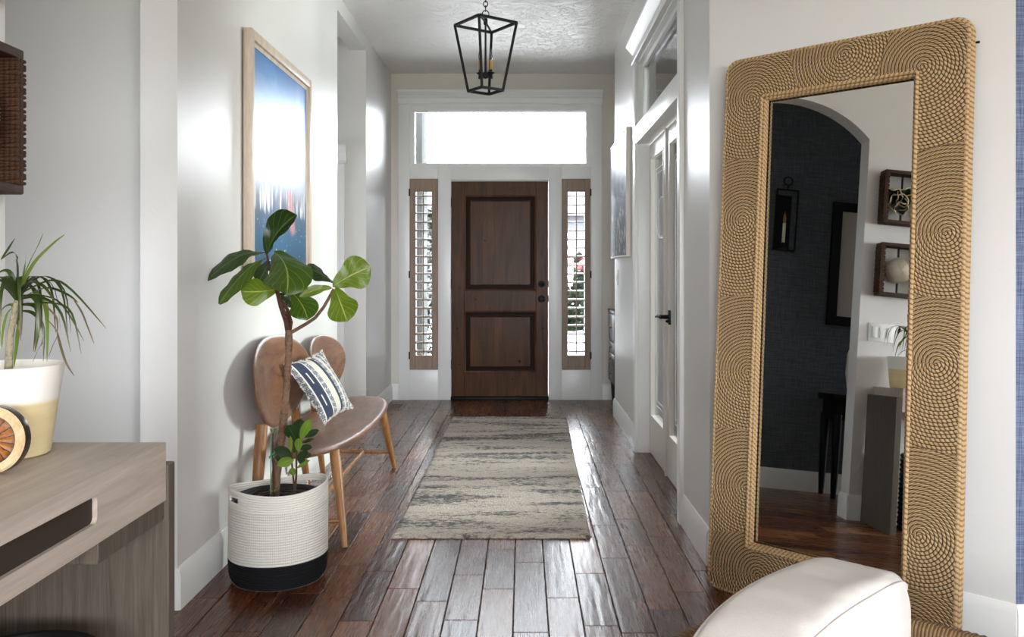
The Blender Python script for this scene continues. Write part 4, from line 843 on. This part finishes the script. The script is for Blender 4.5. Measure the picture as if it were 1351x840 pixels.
def coil(z0, z1, mat, name, skip=None):
    n = max(1, int(round((z1-z0)/0.0098))); m = MB(); A = 96
    for i in range(n):
        z = z0+(i+0.5)*(z1-z0)/n; rr_ = (z1-z0)/n*0.54
        if skip and skip[0] < z < skip[1]:
            segs = []; cur = []
            for k in range(A+1):
                a = 2*PI*k/A+0.9
                if hand(a):
                    if len(cur) > 1: segs.append(cur)
                    cur = []
                else: cur.append(a)
            if len(cur) > 1: segs.append(cur)
            for sg in segs: m.tube([BC+Vector((bk_r(z, a)*math.cos(a), bk_r(z, a)*math.sin(a), z+bk_dz(z, a))) for a in sg], rr_, 8)
        else: m.tube([BC+Vector((bk_r(z, a)*math.cos(a), bk_r(z, a)*math.sin(a), z+bk_dz(z, a))) for a in [2*PI*k/A for k in range(A)]], rr_, 8, True)
    return m.build(name, mat, bk, 80)
coil(0.0, 0.098, CB, 'black_base_coils'); coil(0.098, 0.298, CS, 'stitched_coils'); coil(0.298, 0.372, CW, 'rim_coils', (0.326, 0.346))
m = MB()
for z0_, z1_ in ((0.01, 0.36),):
    m.grid(lambda u, v: BC+Vector(((bk_r(0.34*v, 2*PI*u)-0.004)*math.cos(2*PI*u), (bk_r(0.34*v, 2*PI*u)-0.004)*math.sin(2*PI*u), 0.006+0.318*v)), 48, 6)
m.lathe([(0.001, 0.004), (BRr-0.012, 0.004)], tuple(BC), 40, None, False); m.build('basket_lining', CW, bk, 60)
np_ = thing('nursery_pot', 'black plastic nursery pot with soil inside the rope basket', 'pot', (BC.x, BC.y, 0.008))
MB().lathe([(0.12, 0.01), (0.165, 0.318), (0.172, 0.326), (0.168, 0.328), (0.158, 0.312)], tuple(BC), 36).build('pot_wall', plain('black_plastic', (20, 20, 21), 0.5), np_)
Rg = random.Random(9)
MB().grid(lambda u, v: BC+Vector((0.166*v*math.cos(2*PI*u), 0.166*v*math.sin(2*PI*u), 0.310+0.012*mnoise.noise((u*14*v, v*9, 0))+(0.006*(1-v)))), 60, 16).build('soil', plain('bark_mulch', (46, 33, 25), 0.95, 0, 0.2, (70, 1.0, 0.02), 0.6), np_)

FIG = m_leaf('fig_leaf', (24, 44, 14), (44, 68, 22), (92, 112, 50), 0.26); FIGL = m_leaf('fig_leaf_young', (78, 106, 20), (114, 136, 36), (186, 190, 100), 0.34, None, 0.3)
FIGM = m_leaf('fig_leaf_mid', (44, 70, 16), (70, 98, 26), (140, 152, 72), 0.30, None, 0.25); RUB = m_leaf('rubber_leaf', (22, 40, 20), (44, 66, 32), (66, 90, 50), 0.25); RUBL = m_leaf('rubber_leaf_light', (84, 118, 34), (120, 146, 54), (150, 172, 86), 0.3)
def fig_w(t): return (math.sin(PI*min(1, (0.04+0.96*t))**1.35)**0.62)*(1-0.22*math.exp(-((t-0.34)/0.16)**2))*(0.72+0.42*t)
def broad_leaf(name, mat, parent, base, tip, width, bend, nrm, fold=0.15, ruffle=0.05, wf=fig_w, nu=8, nv=14, seed=0, curl=0.0):
    B, T = Vector(base), Vector(tip); L = (T-B).length; C = (B+T)/2+Vector(bend); vs = []; g = MB(); N0 = Vector(nrm).normalized()
    def P(u, v):
        p = B*(1-v)**2+C*(2*v*(1-v))+T*v*v; tg = ((C-B)*(1-v)+(T-C)*v).normalized(); S = tg.cross(N0).normalized(); N = S.cross(tg).normalized()
        s = 2*u-1; ww = width*0.5*max(0.02, wf(v)) if 0 < v < 1 else width*0.012
        return p+S*(s*ww*(1-0.12*abs(fold)))+N*(ww*(fold*abs(s)**1.4+curl*s*s)+L*ruffle*abs(s)*math.sin(v*9+seed+2*s)*0.6+L*0.012*math.sin(v*24)*(abs(s)**0.5))
    g.grid(P, nu, nv)
    # thickness: a second skin a hair below
    n0 = len(g.v); top = list(g.v); 
    for (a, b, c, d) in list(g.f): pass
    return g.build(name, mat, parent, 80)
fd = 3.43
fig = thing('fiddle_leaf_fig', 'fiddle leaf fig with forked trunk and large leaves in the rope basket', 'plant', (BC.x, BC.y, 0.315))
def px_tube(pts, rads, n=10, d=fd): return MB().tube([at(a, b, d+c) for a, b, c in pts], rads, n)
TRK = plain('brown_bark', (106, 84, 68), 0.9, 0, 0.2, (70, 1.0, 0.02), 0.5); TRK2 = plain('dark_bark', (70, 48, 38), 0.9, 0, 0.2, (90, 1.0, 0.015), 0.5)
px_tube([(362, 657, 0), (364, 630, 0), (367, 605, 0), (372, 575, 0), (375, 545, 0), (378, 515, 0), (379, 490, 0), (381, 470, 0), (381, 448, 0), (381, 435, 0)], [.019, .018, .0175, .0155, .015, .0145, .014, .0135, .015, .013], 12).build('trunk', TRK, fig)
px_tube([(382, 446, 0), (378, 424, 0), (371, 404, 0), (366, 385, -.01), (360, 366, -.01), (355, 350, 0), (352, 334, 0)], [.012, .011, .010, .0085, .0065, .006, .004]).build('branch', TRK2, fig)
px_tube([(381, 442, 0), (384, 425, .02), (379, 408, .01), (372, 395, 0)], [.008, .0075, .007, .004]).build('branch', TRK2, fig)
px_tube([(383, 439, 0), (392, 434, 0), (404, 427, 0), (416, 419, .01), (427, 405, .02), (434, 393, .02), (440, 381, .02)], [.008, .0072, .007, .0068, .0065, .0062, .005]).build('branch', TRK, fig)
def fl(mat, b, t, wpx, bend=(0, 0, 0), nrm=(0, -1, 0.3), fold=0.12, ruf=0.06, db=0.0, dt=0.0, seed=0, curl=0.0): return broad_leaf('leaf', mat, fig, at(*b, fd+db), at(*t, fd+dt), wpx/FOC*fd, bend, nrm, fold, ruf, seed=seed, curl=curl)
fl(FIG, (352, 336), (391, 283), 42, (-.035, 0, 0.015), (-.5, -1, .2), 0.55, 0.05, 0, -.04, 1)
fl(FIG, (352, 334), (274, 370), 36, (0.0, 0, .075), (-.1, -.75, 1), -0.10, 0.04, 0, -.10, 2)
fl(FIGM, (350, 340), (289, 401), 34, (.01, -.03, .05), (-.5, -1, .45), -0.2, 0.04, 0, -.14, 3)
fl(FIGM, (362, 333), (378, 388), 66, (.055, -.03, .035), (.15, -1, .55), -0.15, 0.05, 0, -.20, 4)
fl(FIG, (356, 344), (340, 374), 30, (0, .02, .01), (0, -1, .6), 0.1, 0.03, .05, .10, 5)
fl(FIGL, (367, 381), (318, 384), 40, (0, 0, -.012), (.1, -1, -.25), 0.1, 0.04, .02, -.05, 6)
fl(FIGM, (384, 385), (406, 422), 40, (.02, 0, .01), (.2, -1, .3), 0.1, 0.04, 0, -.06, 7)
fl(FIGL, (439, 378), (489, 352), 48, (-.005, 0, .012), (.15, -1, .1), 0.08, 0.035, .02, .02, 8)
fl(FIGL, (442, 380), (458, 424), 44, (.004, -.01, 0), (.05, -1, .05), 0.06, 0.04, .02, -.05, 9)
fl(FIGL, (438, 380), (395, 391), 15, (.02, 0, .025), (0, -1, .15), 0.2, 0.03, .02, -.03, 10)
fl(FIG, (441, 372), (404, 351), 25, (0, .03, .0), (.2, -1, -.5), 0.3, 0.03, .04, .14, 11)
fl(FIG, (366, 388), (392, 402), 22, (0, 0, .01), (0, -1, .5), 0.1, 0.03, .06, .12, 12)
px_tube([(352, 336, 0), (349, 329, 0), (350, 325, 0)], [.004, .003, .001], 6).build('leaf_bud', TRK2, fig)

sap = thing('rubber_sapling', 'small rubber plant sapling with glossy leaves in the rope basket', 'plant', tuple(at(389, 652, 3.37)))
for pts in (((389, 654, 0), (387, 630, 0), (385, 610, 0), (386, 588, 0), (391, 565, 0)), ((389, 652, 0), (391, 625, 0), (391, 600, 0), (394, 580, 0), (398, 560, 0))):
    MB().tube([at(a, b, 3.37+c) for a, b, c in pts], [.0045, .004, .0035, .003, .002], 7).build('stem', TRK2, sap)
oval_w = lambda t: math.sin(PI*min(1, 0.03+0.97*t))**0.75*(0.85+0.3*t)
for i, (b, t, wp, mt, n) in enumerate((((394, 580), (398, 552), 19, RUB, (0, -1, .3)), ((396, 580), (410, 553), 11, RUBL, (.2, -1, .2)), ((391, 582), (379, 561), 17, RUB, (-.2, -1, .7)), ((402, 577), (421, 567), 11, RUB, (.1, -.7, 1)), ((396, 584), (416, 579), 8, RUB, (0, -.7, 1)), ((385, 600), (361, 592), 15, RUB, (-.1, -.8, 1)), ((386, 604), (363, 604), 14, RUB, (0, -1, .5)), ((384, 597), (383, 575), 5, RUBL, (.6, -1, 0)), ((388, 598), (390, 580), 9, RUB, (-.3, -1, 0)), ((391, 604), (408, 598), 12, RUB, (.1, -.9, .8)), ((388, 606), (366, 614), 13, RUBL, (0, -1, .5)), ((392, 606), (402, 608), 11, RUB, (.1, -1, .4)), ((391, 618), (409, 607), 6, RUBL, (.1, -.8, 1)), ((385, 610), (370, 602), 11, RUB, (0, -1, .6)), ((395, 592), (412, 590), 9, RUB, (0, -1, .9)), ((388, 628), (383, 618), 8, RUBL, (.3, -1, .2)), ((393, 596), (394, 578), 9, RUBL, (.1, -1, .1)), ((404, 600), (407, 604), 9, RUB, (.2, -1, .3)))):
    dd = Rg.uniform(-.05, .03); broad_leaf('leaf', mt, sap, at(*b, 3.37), at(*t, 3.37+dd), wp/FOC*3.37*1.15, (0, 0, .008), n, -0.15, 0.01, oval_w, 6, 8, i)
st = thing('staked_shoot', 'thin bare shoot tied to a green stake in the rope basket', 'plant', tuple(at(361, 654, 3.36)))
MB().tube([at(357, 652, 3.36), at(357.5, 610, 3.36), at(357, 576, 3.36)], 0.0026, 6).build('stake', plain('grey_green_stake', (104, 128, 118), 0.5), st)
MB().tube([at(362, 656, 3.36), at(361, 630, 3.36), at(359.5, 600, 3.36), at(360, 571, 3.36)], [.0045, .004, .0035, .002], 7).build('shoot', TRK2, st)
for b, t in (((360, 571), (366, 564)), ((359, 571), (357, 565)), ((361, 568), (363, 564)), ((360, 648), (355, 646)), ((361, 650), (364, 645))): broad_leaf('leaf', RUBL, st, at(*b, 3.36), at(*t, 3.34), 0.008, (0, 0, .003), (0, -1, .5), 0.1, 0.0, oval_w, 4, 5)
MB().tube([at(355, 603, 3.352), at(358, 600, 3.352), at(361, 598, 3.352), at(363, 596, 3.352)], 0.003, 5).tube([at(357, 601, 3.351), at(355, 605, 3.351)], 0.002, 5).build('plant_tie', plain('green_tie', (22, 140, 108), 0.5), st)

# ------------------------------------------------------------------ rug and floor vent
def m_rug():
    t = NT('wool_runner', 0.95, 0, 0.1); st = t.noise(t.coord(scale=(1.3, 6.5, 1), loc=(0.4, 2.3, 0)), 1, 4, 0.6, 0.5); f = t.noise(t.coord(scale=(22, 60, 1)), 1, 3, 0.7); fn = t.noise(t.coord(), 170, 2, 0.6)
    m = t.math('ADD', t.math('MULTIPLY', st, 0.55), t.math('MULTIPLY', f, 0.45)); mask = t.ramp(m, [(0.505, (0, 0, 0, 1)), (0.58, (1, 1, 1, 1))])
    c = t.mix(st, lin((226, 215, 203)), lin((198, 188, 177))); c = t.mix(t.math('MULTIPLY', mask, 0.85), c, lin((70, 78, 84)))
    c = t.mix(t.math('MULTIPLY', t.ramp(fn, [(0.35, (1, 1, 1, 1)), (0.6, (0, 0, 0, 1))]), 0.35), c, lin((104, 98, 88))); t.base(c); t.bump(t.math('ADD', fn, f), 0.9, 0.012); return t.m
q0 = [Vector((-.597, 3.918, 0)), Vector((.309, 3.918, 0)), Vector((.358, 7.10, 0)), Vector((-.579, 7.10, 0))]
m = MB(); NU, NVv = 150, 420
def rug_pt(u, v):
    p = q0[0].lerp(q0[1], u).lerp(q0[3].lerp(q0[2], u), v); e = min(u*0.93, (1-u)*0.93, v*3.18, (1-v)*3.18)
    z = 0.020*min(1, (e/0.016))**0.45+0.0035*mnoise.noise((p.x*85, p.y*85, 0))+0.002*mnoise.noise((p.x*30, p.y*30, 5)) if e > 0 else 0.001
    wob = 0.006*mnoise.noise((p.x*30, p.y*30, 9)); return Vector((p.x+wob*(e < .03), p.y+wob*(e < .03), max(0.001, z)))
m.grid(rug_pt, NU, NVv); rug = m.build('runner_rug', m_rug(), None, 80); tag(rug, 'cream and grey distressed runner rug on the hall floor', 'rug')
vt = thing('floor_vent', 'brown metal floor register by the far left corner', 'vent', (-1.13, 7.72, 0))
m = MB(); vx0, vx1, vy0, vy1 = -1.20, -1.06, 7.55, 7.88
for b in ((vx0, vx1, vy0, vy0+.03), (vx0, vx1, vy1-.03, vy1), (vx0, vx0+.025, vy0+.03, vy1-.03), (vx1-.025, vx1, vy0+.03, vy1-.03)): m.box(*b, 0.0, 0.005)
VM = plain('taupe_metal', (120, 98, 80), 0.4, 0.5); m.build('vent_frame', VM, vt); MB().box(vx0+.02, vx1-.02, vy0+.02, vy1-.02, 0.0002, 0.001).build('vent_well', BLACK, vt)
for i in range(9): MB().box(vx0+.025, vx1-.025, vy0+.045+i*.03, vy0+.052+i*.03, 0.001, 0.004).build('slat', VM, vt)

# ------------------------------------------------------------------ black cabinet in the recess
cb = thing('black_cabinet', 'black distressed drawer cabinet in the recess right of the front door', 'cabinet', (1.0, 7.6, 0))
CBM = m_wood('distressed_black', (24, 24, 26), (54, 54, 56), 0.4, (30, 30, 4), 1.0, 0.1); cx0, cx1, cy0, cy1 = 0.790, 1.20, 7.33, 7.86
MB().rbox(cx0, cx1, cy0, cy1, 0.22, 0.845, 0.004).build('carcass', CBM, cb); MB().rbox(cx0-0.018, cx1, cy0-0.012, cy1+0.012, 0.845, 0.87, 0.004).build('cabinet_top', CBM, cb)
for z0_, z1_ in ((0.60, 0.835), (0.50, 0.59), (0.40, 0.49), (0.235, 0.39)):
    d = MB().rbox(cx0-0.012, cx0+0.002, cy0+0.02, cy1-0.02, z0_, z1_, 0.003).build('drawer', CBM, cb); MB().lathe([(0.005, 0), (0.005, 0.01), (0.011, 0.016), (0.004, 0.022)], (cx0-0.012, (cy0+cy1)/2, (z0_+z1_)/2), 10, (-1, 0, 0)).build('drawer_knob', BRASS, d)
for x in (cx0+.03, cx1-.03):
    for y in (cy0+.03, cy1-.03): MB().tube([(x, y, 0), (x, y, 0.22)], [0.013, 0.026], 8).build('leg', CBM, cb)

# ------------------------------------------------------------------ wicker chair with white cushion
A45 = Vector((S2, S2, 0)); U45 = Vector((S2, -S2, 0))
def ch(u, a, z): return U45*u+A45*a+Vector((0, 0, z))
chair = thing('wicker_chair', 'woven seagrass tub chair in front of the leaning mirror', 'chair', tuple(ch(-0.75, 1.6, 0)))
def rim(t):       # U-shaped plan of the tub: near arm, back, far arm
    a0_, a1_ = 1.06, 2.09; s = 2*t-1; ang = s*PI/2; e = 0.62
    return -0.62-0.50*math.copysign(abs(math.cos(ang))**e, 1), (a0_+a1_)/2+(a1_-a0_)/2*math.copysign(abs(math.sin(ang))**e, s)
WRP = m_rope('seagrass_weave', (70, 52, 34), (158, 128, 92), (112, 86, 58), 120, True, 0.8)
path = [(-0.12, 1.06), (-0.35, 1.06)]+[rim(i/40) for i in range(41)]+[(-0.35, 2.09), (-0.12, 2.09)]
m = MB(); pp = [ch(u, a, 0.372) for u, a in path]; dense = []
for p, q_ in zip(pp, pp[1:]):
    k = max(1, int((q_-p).length/0.008))
    for i in range(k): dense.append(p.lerp(q_, i/k))
m.tube(dense, [0.026+0.003*abs(math.sin(i*PI/2)) for i in range(len(dense))], 10); m.build('rolled_rim', WRP, chair, 80)
m = MB()
for j in range(17):
    z = 0.04+j*0.0195; m.tube([ch(u*(0.93)-0.03, 1.575+(a-1.575)*0.95, z) for u, a in path], 0.0115, 6)
m.build('woven_wall', WRP, chair, 80)
MB().prism([(u*0.9-0.04, 1.575+(a-1.575)*0.92) for u, a in path], 0.16, 0.20, lambda u, a, e: ch(u, a, e)).build('seat_deck', WRP, chair)
for u, a in ((-0.2, 1.12), (-0.2, 2.03), (-0.95, 1.2), (-0.95, 1.95)): MB().tube([ch(u, a, 0), ch(u, a, 0.17)], [0.018, 0.024], 8).build('leg', LEGW, chair)
LINEN = m_fabric('white_linen', (214, 210, 206), (202, 198, 194), 380, 0.9, 0.25)
cu = thing('back_cushion', 'large off white cushion with a piped seam on the wicker chair', 'cushion', tuple(ch(-0.84, 1.63, 0.2)))
def cush(u, v):
    # superellipsoid box cushion: u around the section (thickness-height), v along the length
    a = 2*PI*u; e = 0.30; s = 2*v-1; c, si = math.cos(a), math.sin(a)
    hx = (0.097+(0.022 if c > 0 else 0.0)*max(0, -si))*math.copysign(abs(c)**e, c); hz = 0.183*math.copysign(abs(si)**e, si)
    k = max(0.0, 1-abs(s)**7)**0.30; kk = 1-0.10*abs(s)**3
    ll = 0.362*s; bulge = 1+0.16*(1-s*s)
    top = 0.018*(1-s*s)-(0.022 if hz > 0 else 0)*max(0, -s)**2*2.2
    wr = 0.004*mnoise.noise((hx*18, ll*9, hz*9))+0.0025*mnoise.noise((hx*40, ll*26, hz*30))
    return ch(-0.822+hx*k*bulge+wr, 1.618+ll+0.003*wr, 0.386+hz*k*kk+(top if hz > 0 else 0)+wr)
MB().grid(cush, 72, 60).build('cushion_cover', LINEN, cu, 80)
ii = [j for j in range(73)]; ang = PI/4*0.985/(PI*2)
MB().tube([cush(0.128, 0.03+0.94*i/50) for i in range(51)], 0.0042, 6).build('piping', LINEN, cu, 80)
MB().tube([cush(0.372, 0.03+0.94*i/50) for i in range(51)], 0.0042, 6).build('piping', LINEN, cu, 80)
sp_ = thing('seat_cushion', 'off white seat pad on the woven deck of the chair', 'cushion', tuple(ch(-0.46, 1.575, 0.2)))
MB(Matrix((( S2, S2, 0, 0), (-S2, S2, 0, 0), (0, 0, 1, 0), (0, 0, 0, 1)))).rbox(-0.67, -0.2, 1.16, 1.99, 0.2, 0.3, 0.035, 4).build('pad', LINEN, sp_)

# ------------------------------------------------------------------ outside the front door
struct('ground', MB().box(-60, 60, YF+0.2, 90, -0.35, -0.3), plain('driveway', (150, 149, 147), 0.9, 0, 0.3, None, 0.1), 'pale concrete drive outside the front door', 'ground')
struct('ground_rear', MB().box(-60, 60, -70, -4.2, -0.35, -0.3), plain('lawn', (74, 88, 50), 0.95, 0, 0.2, None, 0.2), 'lawn outside the living room windows', 'ground')
struct('porch', MB().box(-3, 3, YF+0.18, 10.2, -0.3, -0.06), plain('porch_concrete', (190, 188, 184), 0.85), 'concrete porch floor outside the front door', 'floor')
ps = tag(MB().rbox(-1.40, -1.073, 9.2, 9.72, -0.06, 4.2, 0.01).build('porch_post', plain('grey_stucco', (44, 46, 45), 0.9, 0, 0.1, (40, 0.4, 0.005))), 'square grey porch post outside the transom', 'post')
tr_ = thing('evergreen_shrub', 'dark evergreen shrub outside the left sidelight', 'shrub', (-1.35, 11.5, -0.3))
MB().tube([(-1.35, 11.5, -0.3), (-1.33, 11.5, 0.6), (-1.36, 11.52, 1.6)], [0.05, 0.04, 0.02], 8).build('stem', TRK2, tr_)
m = MB(); Rt = random.Random(21)
for k in range(3000):
    h = Rt.uniform(-0.1, 2.0); r = 0.62*(1-((h-0.75)/1.35)**2)**0.5*Rt.random()**0.5; a = Rt.random()*2*PI; p = Vector((-1.35+r*math.cos(a), 11.5+r*math.sin(a), h)); d = Vector((Rt.uniform(-1, 1), Rt.uniform(-1, 1), Rt.uniform(-.6, 1))).normalized(); s = d.cross(Vector((Rt.uniform(-1, 1), Rt.uniform(-1, 1), 1))).normalized()
    l = Rt.uniform(.05, .10); m.add([p, p+d*l*.5+s*l*.28, p+d*l, p+d*l*.5-s*l*.28], [(0, 1, 2, 3)])
m.build('foliage', plain('evergreen_leaf', (14, 22, 11), 0.9, 0, 0.05), tr_, None, 'stuff')
hs_ = thing('neighbour_house', 'grey house across the street outside the right sidelight', 'building', (3, 27, -0.3))
MB().box(-4, 10, 27, 33, -0.3, 2.9).build('wall', plain('grey_siding', (78, 80, 88), 0.9), hs_); MB().prism([(26.4, 2.9), (33.6, 2.9), (30, 4.4)], -4.5, 10.5, xz).build('roof', plain('shingle_roof', (52, 50, 50), 0.9), hs_)
MB().box(0.8, 3.6, 26.95, 27, -0.3, 1.9).build('garage_door', plain('garage_white', (150, 150, 148), 0.7), hs_); MB().box(-2.4, -1.0, 26.95, 27, 0.7, 1.8).build('window', plain('dark_pane', (30, 34, 40), 0.1), hs_)
rb = thing('red_flower_bush', 'red flowering bush beyond the right sidelight', 'shrub', (1.3, 22, -0.3)); m = MB(); g = MB()
for k in range(500):
    p = Vector((1.5+Rt.gauss(0, .55), 22+Rt.gauss(0, .3), Rt.uniform(-.3, 1.6))); (m if Rt.random() < .55 and p.z > 1.15 else g).sphere(p, Rt.uniform(.05, .10), 5, 3)
m.build('blossom', plain('red_blossom', (120, 44, 44), 0.8), rb, 80, 'stuff'); g.build('foliage', bpy.data.materials['evergreen_leaf'], rb, 80, 'stuff')
car = thing('parked_car', 'silver car parked across the drive outside the right sidelight', 'car', (1.7, 17.5, -0.3))
body = [(-0.3, 0.0), (-0.3, 0.42), (-0.15, 0.58), (0.75, 0.66), (1.25, 1.04), (2.6, 1.06), (3.3, 0.68), (3.9, 0.60), (4.0, 0.3), (4.0, 0.0)]
CARP = plain('silver_paint', (66, 70, 80), 0.25, 0.6); MB().prism([(a-0.3, b-0.02) for a, b in body], 16.8, 18.4, xz).build('body', CARP, car)
MB().prism([(0.62, 0.66), (1.0, 0.97), (1.55, 0.98), (1.55, 0.66)], 16.785, 16.80, xz).build('side_window', plain('car_glass', (14, 18, 24), 0.05), car); MB().prism([(1.62, 0.66), (1.62, 0.98), (2.25, 0.98), (2.75, 0.66)], 16.785, 16.80, xz).build('side_window', bpy.data.materials['car_glass'], car)
for x in (0.35, 2.95):
    for y in (16.76, 18.2): MB().lathe([(0.32, 0), (0.32, 0.2)], (x, y+0.2, 0.02), 20, (0, -1, 0)).build('wheel', BLACK, car)
